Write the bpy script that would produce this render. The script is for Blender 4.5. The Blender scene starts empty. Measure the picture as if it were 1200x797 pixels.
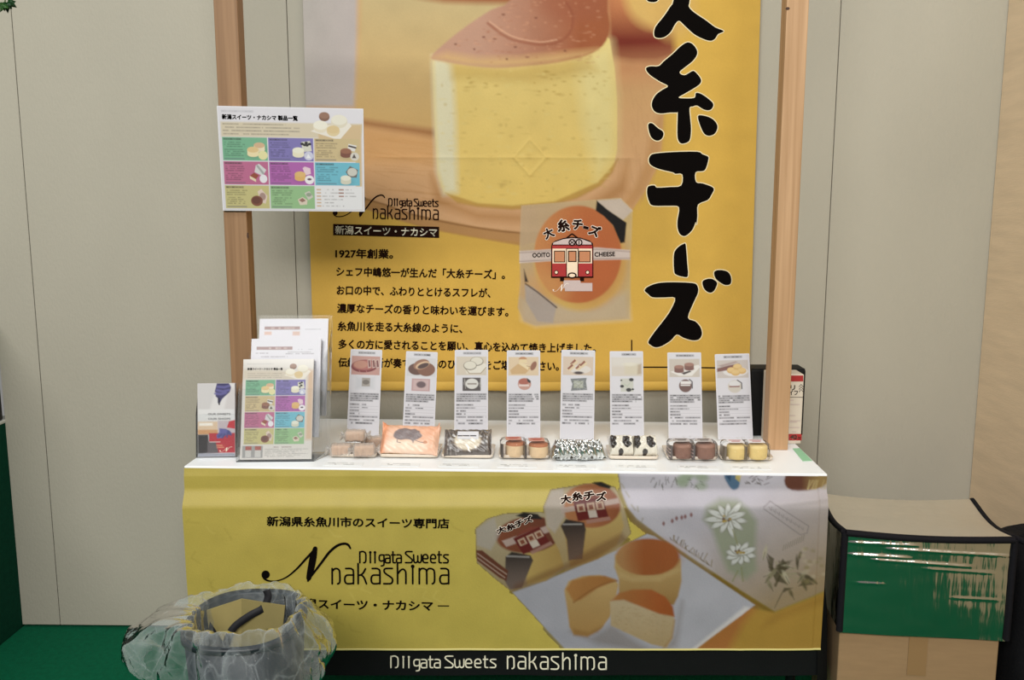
import bpy, bmesh, math, random
import numpy as np
from mathutils import Vector, Matrix, noise
from mathutils.geometry import delaunay_2d_cdt

S = bpy.context.scene
COL = S.collection
random.seed(4)
RNG = np.random.default_rng(7)

# ------------------------------------------------------------------ camera
CZ = 1.5216                      # eye height
F_PX = 1032.0                    # focal length for a 1200 px wide frame
PSI, PIT = math.radians(1.1), math.atan((398.5 - 245) / F_PX)
cam = bpy.data.cameras.new('camera')
cam.sensor_width = 36.0
cam.lens = 36.0 * F_PX / 1200.0
cam.clip_start = 0.05
camo = bpy.data.objects.new('camera', cam)
COL.objects.link(camo)
camo.location = (0, 0, CZ)
camo.rotation_euler = (math.pi / 2 - PIT, 0, PSI)
S.camera = camo

# ------------------------------------------------------------------ world, lamps, exposure
W = bpy.data.worlds.new('hall')
S.world = W
W.use_nodes = True
W.node_tree.nodes['Background'].inputs[0].default_value = (1.0, 0.985, 0.95, 1)
W.node_tree.nodes['Background'].inputs[1].default_value = 0.24


def area(name, loc, rot, sx, sy, power, color):
    l = bpy.data.lights.new(name, 'AREA')
    l.shape = 'RECTANGLE'
    l.size, l.size_y, l.energy, l.color = sx, sy, power, color
    o = bpy.data.objects.new(name, l)
    o.location, o.rotation_euler = loc, rot
    COL.objects.link(o)
    return o


def aim(a, b):
    return (Vector(b) - Vector(a)).to_track_quat('-Z', 'Y').to_euler()


area('hall_lamp', (-1.0, -4.8, 5.4), aim((-1.0, -4.8, 5.4), (0.3, 3, 0.7)), 8.0, 2.2, 690, (1.0, 0.985, 0.945))
area('table_fill_light', (0.1, 1.55, 3.3), (0, 0, 0), 2.4, 0.5, 22, (0.95, 0.99, 1.0))  # unseen light added to whiten the table top and brighten the banner's fold

S.view_settings.view_transform = 'Standard'
S.view_settings.look = 'None'
S.view_settings.gamma = 1.0
S.view_settings.use_curve_mapping = False
S.view_settings.exposure = 0.0

# ------------------------------------------------------------------ measuring helpers (photo point -> place in the room)
_fw = np.array([-math.sin(PSI) * math.cos(PIT), math.cos(PSI) * math.cos(PIT), -math.sin(PIT)])
_rt = np.array([math.cos(PSI), math.sin(PSI), 0.0])
_up = np.cross(_rt, _fw)
CAM = np.array([0, 0, CZ])


def rays(u, v):
    u, v = np.asarray(u, float), np.asarray(v, float)
    return _fw + _rt * ((u - 600) / F_PX)[..., None] - _up * ((v - 398.5) / F_PX)[..., None]


def on_z(u, v, z):
    r = rays(u, v)
    return CAM + r * ((z - CZ) / r[..., 2])[..., None]


def on_y(u, v, y):
    r = rays(u, v)
    return CAM + r * (y / r[..., 1])[..., None]


def on_plane(u, v, p0, n):
    r = rays(u, v)
    return CAM + r * (np.dot(np.asarray(p0) - CAM, n) / (r @ np.asarray(n)))[..., None]


T = 0.80                          # table top height
WALL_Y = 3.015
TA = math.radians(-1.334)         # the table is turned a little to the wall
E1 = np.array([math.cos(TA), math.sin(TA), 0])
E2 = np.array([-math.sin(TA), math.cos(TA), 0])
TFL = np.array([-0.9768, 2.4007, T])     # front left corner of the table top
TW, TD = 1.80, 0.585


def on_t(u, v, h=0.0):
    return on_z(u, v, T + h)


def lin(c):
    c = np.asarray(c, float) / 255.0
    return np.where(c <= 0.04045, c / 12.92, ((c + 0.055) / 1.055) ** 2.4)


# ------------------------------------------------------------------ materials
MATS = {}


def nodes_of(name):
    m = bpy.data.materials.new(name)
    m.use_nodes = True
    nt = m.node_tree
    return m, nt, nt.nodes['Principled BSDF']


def mat(name, rgb, rough=0.6, metal=0.0, noise_amt=0.0, noise_scale=20.0, bump=0.0, bump_scale=80.0, coat=0.0, spec=0.5,
        stretch=(1, 1, 1), sheen=0.0, trans=0.0, alpha=1.0, linear=False):
    if name in MATS:
        return MATS[name]
    m, nt, b = nodes_of(name)
    c = np.asarray(rgb, float) if linear else lin(rgb)
    b.inputs['Roughness'].default_value = rough
    b.inputs['Metallic'].default_value = metal
    b.inputs['Coat Weight'].default_value = coat
    b.inputs['Coat Roughness'].default_value = 0.08
    b.inputs['Specular IOR Level'].default_value = spec
    b.inputs['Sheen Weight'].default_value = sheen
    b.inputs['Transmission Weight'].default_value = trans
    b.inputs['Alpha'].default_value = alpha
    tc = nt.nodes.new('ShaderNodeTexCoord')
    mp = nt.nodes.new('ShaderNodeMapping')
    mp.inputs['Scale'].default_value = stretch
    nt.links.new(tc.outputs['Object'], mp.inputs[0])
    n = nt.nodes.new('ShaderNodeTexNoise')
    n.inputs['Scale'].default_value = noise_scale
    n.inputs['Detail'].default_value = 5
    nt.links.new(mp.outputs[0], n.inputs['Vector'])
    r = nt.nodes.new('ShaderNodeValToRGB')
    lo = np.clip(c * (1 - noise_amt), 0, 1)
    hi = np.clip(c * (1 + noise_amt), 0, 1)
    r.color_ramp.elements[0].position, r.color_ramp.elements[1].position = 0.3, 0.7
    r.color_ramp.elements[0].color = (*lo, 1)
    r.color_ramp.elements[1].color = (*hi, 1)
    nt.links.new(n.outputs['Fac'], r.inputs[0])
    nt.links.new(r.outputs[0], b.inputs['Base Color'])
    if bump:
        n2 = nt.nodes.new('ShaderNodeTexNoise')
        n2.inputs['Scale'].default_value = bump_scale
        n2.inputs['Detail'].default_value = 6
        nt.links.new(mp.outputs[0], n2.inputs['Vector'])
        bp = nt.nodes.new('ShaderNodeBump')
        bp.inputs['Strength'].default_value = bump
        bp.inputs['Distance'].default_value = 0.01
        nt.links.new(n2.outputs['Fac'], bp.inputs['Height'])
        nt.links.new(bp.outputs[0], b.inputs['Normal'])
    MATS[name] = m
    return m


def print_mat(name, rough=0.5, coat=0.0, weave=0.0, sheen=0.0, spec=0.4):
    """A printed surface: the picture itself sits in the mesh's colour attribute, plus a fine weave."""
    if name in MATS:
        return MATS[name]
    m, nt, b = nodes_of(name)
    a = nt.nodes.new('ShaderNodeAttribute')
    a.attribute_name = 'ink'
    nt.links.new(a.outputs['Color'], b.inputs['Base Color'])
    b.inputs['Roughness'].default_value = rough
    b.inputs['Coat Weight'].default_value = coat
    b.inputs['Coat Roughness'].default_value = 0.06
    b.inputs['Sheen Weight'].default_value = sheen
    b.inputs['Specular IOR Level'].default_value = spec
    if weave:
        tc = nt.nodes.new('ShaderNodeTexCoord')
        n2 = nt.nodes.new('ShaderNodeTexNoise')
        n2.inputs['Scale'].default_value = 260
        nt.links.new(tc.outputs['Object'], n2.inputs['Vector'])
        bp = nt.nodes.new('ShaderNodeBump')
        bp.inputs['Strength'].default_value = weave
        bp.inputs['Distance'].default_value = 0.004
        nt.links.new(n2.outputs['Fac'], bp.inputs['Height'])
        nt.links.new(bp.outputs[0], b.inputs['Normal'])
    MATS[name] = m
    return m


def clear_mat(name, tint=(1, 1, 1), body=0.1, rough=0.08, bump=0.0, bump_scale=30.0, edge=0.5, white=(0.85, 0.87, 0.88), ior=1.45, crumple=0.0):
    """Thin clear plastic: mostly see-through, a milky share that grows at grazing angles, and gloss."""
    if name in MATS:
        return MATS[name]
    m = bpy.data.materials.new(name)
    m.use_nodes = True
    nt = m.node_tree
    nt.nodes.clear()
    out = nt.nodes.new('ShaderNodeOutputMaterial')
    tr = nt.nodes.new('ShaderNodeBsdfTransparent')
    tr.inputs[0].default_value = (*tint, 1)
    df = nt.nodes.new('ShaderNodeBsdfDiffuse')
    df.inputs[0].default_value = (*white, 1)
    tl = nt.nodes.new('ShaderNodeBsdfTranslucent')
    tl.inputs[0].default_value = (*white, 1)
    dm = nt.nodes.new('ShaderNodeMixShader')
    dm.inputs[0].default_value = 0.4
    nt.links.new(df.outputs[0], dm.inputs[1])
    nt.links.new(tl.outputs[0], dm.inputs[2])
    gl = nt.nodes.new('ShaderNodeBsdfGlossy')
    gl.inputs['Roughness'].default_value = rough
    lw = nt.nodes.new('ShaderNodeLayerWeight')
    lw.inputs['Blend'].default_value = 0.35
    mr = nt.nodes.new('ShaderNodeMapRange')
    mr.inputs['To Min'].default_value = body
    mr.inputs['To Max'].default_value = min(1.0, body + edge)
    nt.links.new(lw.outputs['Facing'], mr.inputs['Value'])
    m1 = nt.nodes.new('ShaderNodeMixShader')
    if crumple:
        tq = nt.nodes.new('ShaderNodeTexCoord')
        nz = nt.nodes.new('ShaderNodeTexNoise')
        nz.inputs['Scale'].default_value = 9.0
        nt.links.new(tq.outputs['Object'], nz.inputs['Vector'])
        mx = nt.nodes.new('ShaderNodeVectorMath')
        mx.operation = 'SCALE'
        mx.inputs['Scale'].default_value = 0.05
        nt.links.new(nz.outputs['Color'], mx.inputs[0])
        av = nt.nodes.new('ShaderNodeVectorMath')
        nt.links.new(tq.outputs['Object'], av.inputs[0])
        nt.links.new(mx.outputs[0], av.inputs[1])
        last = mr.outputs[0]
        for sc_, th, am in ((7.0, 0.020, crumple), (15.0, 0.03, crumple * 0.5)):
            vo = nt.nodes.new('ShaderNodeTexVoronoi')
            vo.feature = 'DISTANCE_TO_EDGE'
            vo.inputs['Scale'].default_value = sc_
            nt.links.new(av.outputs[0], vo.inputs['Vector'])
            cr = nt.nodes.new('ShaderNodeMapRange')
            cr.inputs['From Max'].default_value = th
            cr.inputs['To Min'].default_value = am
            cr.inputs['To Max'].default_value = 0.0
            nt.links.new(vo.outputs['Distance'], cr.inputs['Value'])
            nz2 = nt.nodes.new('ShaderNodeMath')
            nz2.operation = 'MULTIPLY'
            nt.links.new(cr.outputs[0], nz2.inputs[0])
            nt.links.new(nz.outputs['Fac'], nz2.inputs[1])
            ad = nt.nodes.new('ShaderNodeMath')
            ad.use_clamp = True
            nt.links.new(last, ad.inputs[0])
            nt.links.new(nz2.outputs[0], ad.inputs[1])
            last = ad.outputs[0]
        nt.links.new(last, m1.inputs[0])
    else:
        nt.links.new(mr.outputs[0], m1.inputs[0])
    nt.links.new(tr.outputs[0], m1.inputs[1])
    nt.links.new(dm.outputs[0], m1.inputs[2])
    m2 = nt.nodes.new('ShaderNodeMixShader')
    fr = nt.nodes.new('ShaderNodeFresnel')
    fr.inputs['IOR'].default_value = ior
    nt.links.new(fr.outputs[0], m2.inputs[0])
    nt.links.new(m1.outputs[0], m2.inputs[1])
    nt.links.new(gl.outputs[0], m2.inputs[2])
    nt.links.new(m2.outputs[0], out.inputs[0])
    if bump:
        tc = nt.nodes.new('ShaderNodeTexCoord')
        n2 = nt.nodes.new('ShaderNodeTexNoise')
        n2.inputs['Scale'].default_value = bump_scale
        n2.inputs['Detail'].default_value = 4
        nt.links.new(tc.outputs['Object'], n2.inputs['Vector'])
        bp = nt.nodes.new('ShaderNodeBump')
        bp.inputs['Strength'].default_value = bump
        bp.inputs['Distance'].default_value = 0.02
        nt.links.new(n2.outputs['Fac'], bp.inputs['Height'])
        for s in (gl, df, fr, lw):
            nt.links.new(bp.outputs[0], s.inputs['Normal'])
    MATS[name] = m
    return m


# ------------------------------------------------------------------ object helpers
BASE = {}


def tag(o, label=None, cat=None, group=None, kind=None):
    if label:
        o['label'] = label
    if cat:
        o['category'] = cat
    if group:
        o['group'] = group
    if kind:
        o['kind'] = kind
    return o


def empty(name, base, label, cat, group=None):
    o = bpy.data.objects.new(name, None)
    o.empty_display_size = 0.05
    o.location = base
    COL.objects.link(o)
    BASE[o.name] = np.asarray(base, float)
    return tag(o, label, cat, group)


def link_mesh(me, name, mats, parent=None, base=None):
    for m in (mats if isinstance(mats, (list, tuple)) else [mats]):
        me.materials.append(m)
    o = bpy.data.objects.new(name, me)
    COL.objects.link(o)
    b = BASE[parent.name] if parent is not None else np.asarray(base if base is not None else (0, 0, 0), float)
    n = len(me.vertices)
    co = np.empty(n * 3)
    me.vertices.foreach_get('co', co)
    co = co.reshape(-1, 3) - b
    me.vertices.foreach_set('co', co.ravel())
    me.update()
    if parent is not None:
        o.parent = parent
    else:
        o.location = b
    BASE[o.name] = b
    return o


class MB:
    """Collects shapes in world coordinates and links them as ONE mesh object."""

    def __init__(self):
        self.bm = bmesh.new()

    def _mark(self, faces, mi, smooth):
        for f in faces:
            f.material_index = mi
            f.smooth = smooth

    def box(self, c, s, rz=0.0, bevel=0.0, seg=2, mi=0, M=None, smooth=False):
        r = bmesh.ops.create_cube(self.bm, size=1)
        vs = r['verts']
        mt = (M if M is not None else Matrix.Translation(Vector(c)) @ Matrix.Rotation(rz, 4, 'Z')) @ Matrix.Diagonal((*s, 1))
        bmesh.ops.transform(self.bm, matrix=mt, verts=vs)
        fs = set(f for v in vs for f in v.link_faces)
        if bevel:
            es = set(e for v in vs for e in v.link_edges)
            rr = bmesh.ops.bevel(self.bm, geom=list(es), offset=bevel, segments=seg, profile=0.5, affect='EDGES')
            fs = set(f for f in rr['faces']) | set(f for f in fs if f.is_valid)
            fs |= set(f for v in rr['verts'] for f in v.link_faces)
        self._mark(fs, mi, smooth)
        return self

    def grid(self, P, mi=0, smooth=True, close_u=False, close_v=False, flip=False):
        """P: array (nu, nv, 3)"""
        nu, nv = P.shape[:2]
        V = [[self.bm.verts.new(P[i, j]) for j in range(nv)] for i in range(nu)]
        for i in range(nu if close_u else nu - 1):
            for j in range(nv if close_v else nv - 1):
                a, b, c, d = V[i][j], V[(i + 1) % nu][j], V[(i + 1) % nu][(j + 1) % nv], V[i][(j + 1) % nv]
                try:
                    f = self.bm.faces.new((a, d, c, b) if flip else (a, b, c, d))
                    f.material_index = mi
                    f.smooth = smooth
                except ValueError:
                    pass
        return V

    def poly(self, pts, mi=0):
        f = self.bm.faces.new([self.bm.verts.new(p) for p in pts])
        f.material_index = mi
        return f

    def prism(self, pts, d, mi=0):
        """closed prism over polygon pts (3D, planar) extruded by vector d"""
        n = len(pts)
        a = [self.bm.verts.new(p) for p in pts]
        b = [self.bm.verts.new(np.asarray(p) + d) for p in pts]
        fs = [self.bm.faces.new(a), self.bm.faces.new(b[::-1])]
        for i in range(n):
            fs.append(self.bm.faces.new((a[i], b[i], b[(i + 1) % n], a[(i + 1) % n])))
        self._mark(fs, mi, False)
        return self

    def lathe(self, c, prof, n=32, mi=0, smooth=True, sx=1.0, sy=1.0, rz=0.0):
        P = np.zeros((n, len(prof), 3))
        for i in range(n):
            a = 2 * math.pi * i / n
            for j, (r, z) in enumerate(prof):
                x, y = r * math.cos(a) * sx, r * math.sin(a) * sy
                P[i, j] = (c[0] + x * math.cos(rz) - y * math.sin(rz), c[1] + x * math.sin(rz) + y * math.cos(rz), c[2] + z)
        self.grid(P, mi, smooth, close_u=True)
        return self

    def tube(self, pts, r, n=8, mi=0, flat=1.0):
        pts = [Vector(p) for p in pts]
        rings = []
        for i, p in enumerate(pts):
            t = (pts[min(i + 1, len(pts) - 1)] - pts[max(i - 1, 0)]).normalized()
            ref = Vector((0, 0, 1)) if abs(t.z) < 0.9 else Vector((0, 1, 0))
            s = t.cross(ref).normalized()
            u = s.cross(t)
            rr = r[i] if isinstance(r, (list, tuple)) else r
            rings.append([p + s * math.cos(2 * math.pi * k / n) * rr + u * math.sin(2 * math.pi * k / n) * rr * flat for k in range(n)])
        self.grid(np.array([[tuple(q) for q in ring] for ring in rings]), mi, True, close_v=True)
        for ring, fl in ((rings[0], 0), (rings[-1], 1)):
            vs = [self.bm.verts.new(q) for q in ring]
            f = self.bm.faces.new(vs if fl else vs[::-1])
            f.material_index = mi
        return self

    def build(self, name, mats, parent=None, base=None, merge=0.0, normals=True):
        if merge:
            bmesh.ops.remove_doubles(self.bm, verts=self.bm.verts, dist=merge)
        if normals:
            bmesh.ops.recalc_face_normals(self.bm, faces=self.bm.faces)
        me = bpy.data.meshes.new(name)
        self.bm.to_mesh(me)
        self.bm.free()
        return link_mesh(me, name, mats, parent, base)


# ------------------------------------------------------------------ a small painter for printed pictures
class Canvas:
    """Picture in art units; res = cells per unit. Colours are sRGB of the print."""

    def __init__(self, x0, y0, x1, y1, res, bg):
        self.x0, self.y0, self.res = x0, y0, res
        self.nx, self.ny = int(round((x1 - x0) * res)) + 1, int(round((y1 - y0) * res)) + 1
        self.x1, self.y1 = x1, y1
        xs = np.linspace(x0, x1, self.nx)
        ys = np.linspace(y0, y1, self.ny)
        self.X, self.Y = np.meshgrid(xs, ys)
        self.C = np.zeros((self.ny, self.nx, 3))
        self.C[:] = lin(bg)

    def win(self, xa, ya, xb, yb, pad):
        i0 = max(0, int((xa - pad - self.x0) * self.res))
        i1 = min(self.nx, int((xb + pad - self.x0) * self.res) + 2)
        j0 = max(0, int((ya - pad - self.y0) * self.res))
        j1 = min(self.ny, int((yb + pad - self.y0) * self.res) + 2)
        return (slice(j0, max(j0, j1)), slice(i0, max(i0, i1)))

    def put(self, w, a, col):
        a = np.clip(a, 0, 1)[..., None]
        c = col(self.X[w], self.Y[w]) if callable(col) else lin(col)
        self.C[w] = self.C[w] * (1 - a) + c * a

    def poly(self, pts, col, soft=0.7, alpha=1.0, curve=0):
        pts = np.asarray(smooth(pts, curve) if curve else pts, float)
        w = self.win(*pts.min(0), *pts.max(0), soft * 2)
        x, y = self.X[w], self.Y[w]
        if x.size == 0:
            return
        d = np.full(x.shape, 1e9)
        ins = np.zeros(x.shape, bool)
        n = len(pts)
        for k in range(n):
            ax, ay = pts[k]
            bx, by = pts[(k + 1) % n]
            ex, ey = bx - ax, by - ay
            L = ex * ex + ey * ey + 1e-12
            t = np.clip(((x - ax) * ex + (y - ay) * ey) / L, 0, 1)
            d = np.minimum(d, (x - ax - t * ex) ** 2 + (y - ay - t * ey) ** 2)
            if ay != by:
                ins ^= ((ay > y) != (by > y)) & (x < ex * (y - ay) / (by - ay) + ax)
        d = np.sqrt(d)
        s = np.where(ins, d, -d)
        self.put(w, (s / soft * 0.5 + 0.5) * alpha if alpha == 1.0 else np.clip(s / soft * 0.5 + 0.5, 0, 1) * alpha, col)

    def rect(self, xa, ya, xb, yb, col, soft=0.5, alpha=1.0):
        self.poly([(xa, ya), (xb, ya), (xb, yb), (xa, yb)], col, soft, alpha)

    def ell(self, cx, cy, rx, ry, col, soft=0.7, alpha=1.0, rot=0.0):
        R = max(rx, ry)
        w = self.win(cx - R, cy - R, cx + R, cy + R, soft * 2)
        x, y = self.X[w] - cx, self.Y[w] - cy
        if x.size == 0:
            return
        c, s = math.cos(rot), math.sin(rot)
        q = np.sqrt(((x * c + y * s) / rx) ** 2 + ((-x * s + y * c) / ry) ** 2)
        self.put(w, np.clip((1 - q) * min(rx, ry) / soft * 0.5 + 0.5, 0, 1) * alpha, col)

    def line(self, pts, wd, col, soft=0.6, alpha=1.0, curve=0):
        pts = np.asarray(smooth(pts, curve, False) if curve else pts, float)
        w = self.win(*pts.min(0), *pts.max(0), wd + soft * 2)
        x, y = self.X[w], self.Y[w]
        if x.size == 0:
            return
        d = np.full(x.shape, 1e9)
        for k in range(len(pts) - 1):
            ax, ay = pts[k]
            ex, ey = pts[k + 1] - pts[k]
            t = np.clip(((x - ax) * ex + (y - ay) * ey) / (ex * ex + ey * ey + 1e-12), 0, 1)
            d = np.minimum(d, (x - ax - t * ex) ** 2 + (y - ay - t * ey) ** 2)
        self.put(w, np.clip((wd / 2 - np.sqrt(d)) / soft * 0.5 + 0.5, 0, 1) * alpha, col)

    def dashes(self, xa, xb, y, h, col, alpha=0.8, gap=0.25, unit=None):
        """a row of print too small to read"""
        u = unit or h * 1.0
        x = xa
        while x < xb:
            l = u * random.uniform(0.6, 2.2)
            if random.random() > gap:
                self.rect(x, y - h / 2, min(xb, x + l), y + h / 2, col, 0.4 * h, alpha * random.uniform(0.6, 1))
            x += l + u * 0.25

    def grain(self, amt, mask=None, scale=1.0):
        n = RNG.normal(0, amt, (self.ny, self.nx, 1))
        if scale > 1:
            k = int(scale)
            m = RNG.normal(0, amt, (self.ny // k + 2, self.nx // k + 2))
            yy, xx = np.linspace(0, m.shape[0] - 1.01, self.ny), np.linspace(0, m.shape[1] - 1.01, self.nx)
            y0, x0 = yy.astype(int), xx.astype(int)
            fy, fx = (yy - y0)[:, None], (xx - x0)[None]
            n = (m[y0][:, x0] * (1 - fy) * (1 - fx) + m[y0 + 1][:, x0] * fy * (1 - fx) + m[y0][:, x0 + 1] * (1 - fy) * fx + m[y0 + 1][:, x0 + 1] * fy * fx)[..., None]
        k = 1 + n
        if mask is not None:
            k = 1 + n * mask(self.X, self.Y)[..., None]
        self.C *= k

    def mul(self, pts, k, soft=3.0):
        old = self.C.copy()
        self.poly(pts, (0, 0, 0), soft, 1.0)
        a = np.clip(1 - self.C.sum(-1, keepdims=True) / np.maximum(old.sum(-1, keepdims=True), 1e-6), 0, 1)
        self.C = old * (1 - a + a * np.asarray(k, float))

    def mesh(self, name, place, m, parent=None, base=None, gain=1.0, tint=(1, 1, 1), keep=None):
        """place(X, Y) -> (..., 3); keep(X, Y) -> bool mask of cells kept"""
        P = place(self.X, self.Y).reshape(-1, 3)
        ny, nx = self.ny, self.nx
        idx = np.arange(ny * nx).reshape(ny, nx)
        q = np.stack([idx[:-1, :-1], idx[1:, :-1], idx[1:, 1:], idx[:-1, 1:]], -1).reshape(-1, 4)
        if keep is not None:
            k = keep(self.X, self.Y).ravel()
            q = q[k[q].all(1)]
        me = bpy.data.meshes.new(name)
        me.vertices.add(len(P))
        me.vertices.foreach_set('co', P.ravel())
        me.loops.add(q.size)
        me.loops.foreach_set('vertex_index', q.ravel().astype(np.int32))
        me.polygons.add(len(q))
        me.polygons.foreach_set('loop_start', (np.arange(len(q)) * 4).astype(np.int32))
        me.polygons.foreach_set('use_smooth', np.ones(len(q), bool))
        me.update(calc_edges=True)
        at = me.color_attributes.new('ink', 'FLOAT_COLOR', 'POINT')
        c = np.ones((len(P), 4))
        c[:, :3] = np.clip(self.C.reshape(-1, 3) * gain * np.asarray(tint), 0, 0.95)
        at.data.foreach_set('color', c.ravel())
        return link_mesh(me, name, m, parent, base)


def smooth(pts, n=6, closed=True):
    """Catmull-Rom through pts"""
    p = np.asarray(pts, float)
    N = len(p)
    out = []
    for i in range(N if closed else N - 1):
        if closed:
            a, b, c, d = p[(i - 1) % N], p[i], p[(i + 1) % N], p[(i + 2) % N]
        else:
            a, b, c, d = p[max(i - 1, 0)], p[i], p[i + 1], p[min(i + 2, N - 1)]
        for k in range(n):
            t = k / n
            out.append(0.5 * ((2 * b) + (-a + c) * t + (2 * a - 5 * b + 4 * c - d) * t * t + (-a + 3 * b - 3 * c + d) * t ** 3))
    if not closed:
        out.append(p[-1])
    return np.array(out)


def mixc(a, b, f):
    """colour function: f(x, y) in 0..1 blends print colours a and b"""
    la, lb = lin(a), lin(b)
    return lambda x, y: la + (lb - la) * np.clip(f(x, y), 0, 1)[..., None]


# ------------------------------------------------------------------ ink laid on a surface as thin shapes (letters, marks)
class Ink:
    """Flat shapes in art units, mapped on a surface by place(x, y, lift) -> (n, 3)."""

    def __init__(self):
        self.V, self.F, self.M = [], [], []

    def tri(self, v2, faces, lift, mi):
        o = sum(len(v) for v, _ in self.V)
        self.V.append((np.asarray(v2, float), lift))
        for f in faces:
            self.F.append([i + o for i in f])
            self.M.append(mi)

    def fill(self, pts, mi=0, lift=0.0, curve=0, step=None):
        pts = np.asarray(smooth(pts, curve) if curve else pts, float)
        if step:
            pts = np.array([p + (q - p) * k / m for p, q in zip(pts, np.roll(pts, -1, 0)) for m in [max(1, int(np.linalg.norm(q - p) / step))] for k in range(m)])
        n = len(pts)
        vs = [Vector(p) for p in pts]
        if step:
            lo, hi = pts.min(0), pts.max(0)
            for gx in np.arange(lo[0] + step / 2, hi[0], step):
                for gy in np.arange(lo[1] + step / 2, hi[1], step):
                    vs.append(Vector((gx, gy)))
        r = delaunay_2d_cdt(vs, [(i, (i + 1) % n) for i in range(n)], [list(range(n))], 1, 1e-5)
        self.tri([tuple(v) for v in r[0]], r[2], lift, mi)

    def grow(self, pts, d, mi, lift, curve=0, step=None):
        p = np.asarray(smooth(pts, curve) if curve else pts, float)
        t = np.roll(p, -1, 0) - np.roll(p, 1, 0)
        nrm = np.stack([t[:, 1], -t[:, 0]], 1) / (np.linalg.norm(t, axis=1)[:, None] + 1e-9)
        a = 0.5 * np.sum(p[:, 0] * np.roll(p[:, 1], -1) - np.roll(p[:, 0], -1) * p[:, 1])
        self.fill(p + nrm * d * (1 if a > 0 else -1), mi, lift, 0, step)

    def stroke(self, pts, w, mi=0, lift=0.0, curve=0, cap=True):
        p = np.asarray(pts, float)
        wid = np.full(len(p), w, float) if np.isscalar(w) else np.asarray(w, float)
        if curve:
            q = smooth(np.column_stack([p, wid]), curve, False)
            p, wid = q[:, :2], np.maximum(q[:, 2], 0.05)
        t = np.gradient(p, axis=0)
        t /= np.linalg.norm(t, axis=1)[:, None] + 1e-9
        nrm = np.stack([-t[:, 1], t[:, 0]], 1)
        L, R = p + nrm * wid[:, None] / 2, p - nrm * wid[:, None] / 2
        n = len(p)
        self.tri(np.vstack([L, R]), [(i, i + 1, n + i + 1, n + i) for i in range(n - 1)], lift, mi)
        if cap:
            for c, r in ((p[0], wid[0] / 2), (p[-1], wid[-1] / 2)):
                self.disc(c[0], c[1], r, r, mi, lift, 10)

    def disc(self, x, y, rx, ry, mi=0, lift=0.0, n=20):
        a = np.linspace(0, 2 * math.pi, n, endpoint=False)
        self.tri(np.stack([x + rx * np.cos(a), y + ry * np.sin(a)], 1), [list(range(n))], lift, mi)

    def rect(self, xa, ya, xb, yb, mi=0, lift=0.0):
        nx, ny = max(1, int(abs(xb - xa) / 4)), max(1, int(abs(yb - ya) / 4))
        v = [(xa + (xb - xa) * i / nx, ya + (yb - ya) * j / ny) for j in range(ny + 1) for i in range(nx + 1)]
        f = [(j * (nx + 1) + i, j * (nx + 1) + i + 1, (j + 1) * (nx + 1) + i + 1, (j + 1) * (nx + 1) + i) for j in range(ny) for i in range(nx)]
        self.tri(v, f, lift, mi)

    def text(self, s, p0, p1, h, mi=0, lift=0.0, bold=0.0, up=None):
        """text from p0 to p1 (centre line, art units, y down), glyph height h"""
        v, f = glyphs(s, bold)
        lo, hi = v.min(0), v.max(0)
        p0, p1 = np.asarray(p0, float), np.asarray(p1, float)
        d = p1 - p0
        L = np.linalg.norm(d)
        d /= L
        u = np.array([d[1], -d[0]])
        q = p0 + np.outer((v[:, 0] - lo[0]) / (hi[0] - lo[0]) * L, d) + np.outer(((v[:, 1] - lo[1]) / (hi[1] - lo[1]) - 0.5) * h, u)
        self.tri(q, f, lift, mi)

    def build(self, name, place, mats, parent):
        P = np.vstack([place(v[:, 0], v[:, 1], l) for v, l in self.V])
        me = bpy.data.meshes.new(name)
        me.from_pydata([tuple(p) for p in P], [], self.F)
        me.polygons.foreach_set('material_index', np.array(self.M, np.int32))
        return link_mesh(me, name, mats, parent)


_GL = {}


def glyphs(s, bold):
    if (s, bold) in _GL:
        return _GL[(s, bold)]
    cu = bpy.data.curves.new('lettering', 'FONT')
    cu.body = s
    cu.resolution_u = 3
    o = bpy.data.objects.new('lettering', cu)
    COL.objects.link(o)
    dg = bpy.context.evaluated_depsgraph_get()
    me = o.evaluated_get(dg).to_mesh()
    v = np.array([tuple(q.co)[:2] for q in me.vertices])
    f = [list(p.vertices) for p in me.polygons]
    o.evaluated_get(dg).to_mesh_clear()
    bpy.data.objects.remove(o)
    bpy.data.curves.remove(cu)
    if bold:
        n, base, fs = len(v), v, f
        v = np.vstack([base + np.array(d) * bold for d in ((-1, 0), (1, 0), (0, -1), (0, 1), (-0.7, -0.7), (0.7, 0.7), (-0.7, 0.7), (0.7, -0.7))])
        f = [[i + n * k for i in q] for k in range(8) for q in fs]
    _GL[(s, bold)] = (v, f)
    return v, f


INK_BROWN = mat('brown_black_ink', (32, 16, 11), 0.85, spec=0.03)
INK_BLACK = mat('black_ink', (13, 10, 9), 0.85, spec=0.02)
INK_WHITE = mat('white_ink', (236, 228, 205), 0.6)
INK_RED = mat('red_ink', (165, 32, 32), 0.6)
INK_CREAM = mat('cream_ink', (238, 214, 186), 0.6)
INK_TAN = mat('tan_ink', (190, 125, 85), 0.6)
INK_GREY = mat('grey_ink', (196, 176, 172), 0.6)

# ================================================================== THE ROOM
wall_m = mat('off_white_panel', (172, 166, 151), 0.75, noise_amt=0.045, noise_scale=2.2, bump=0.12, bump_scale=120, stretch=(1, 1, 0.6))
gap_m = mat('seam_shadow_gap', (60, 56, 50), 0.9)
ply_m = mat('pale_plywood', (226, 200, 166), 0.7, noise_amt=0.07, noise_scale=9, bump=0.1, bump_scale=60, stretch=(1, 0.5, 4))
carpet_m = mat('green_needle_felt', (10, 98, 66), 0.95, noise_amt=0.12, noise_scale=60, bump=0.5, bump_scale=400, spec=0.1)

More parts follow.
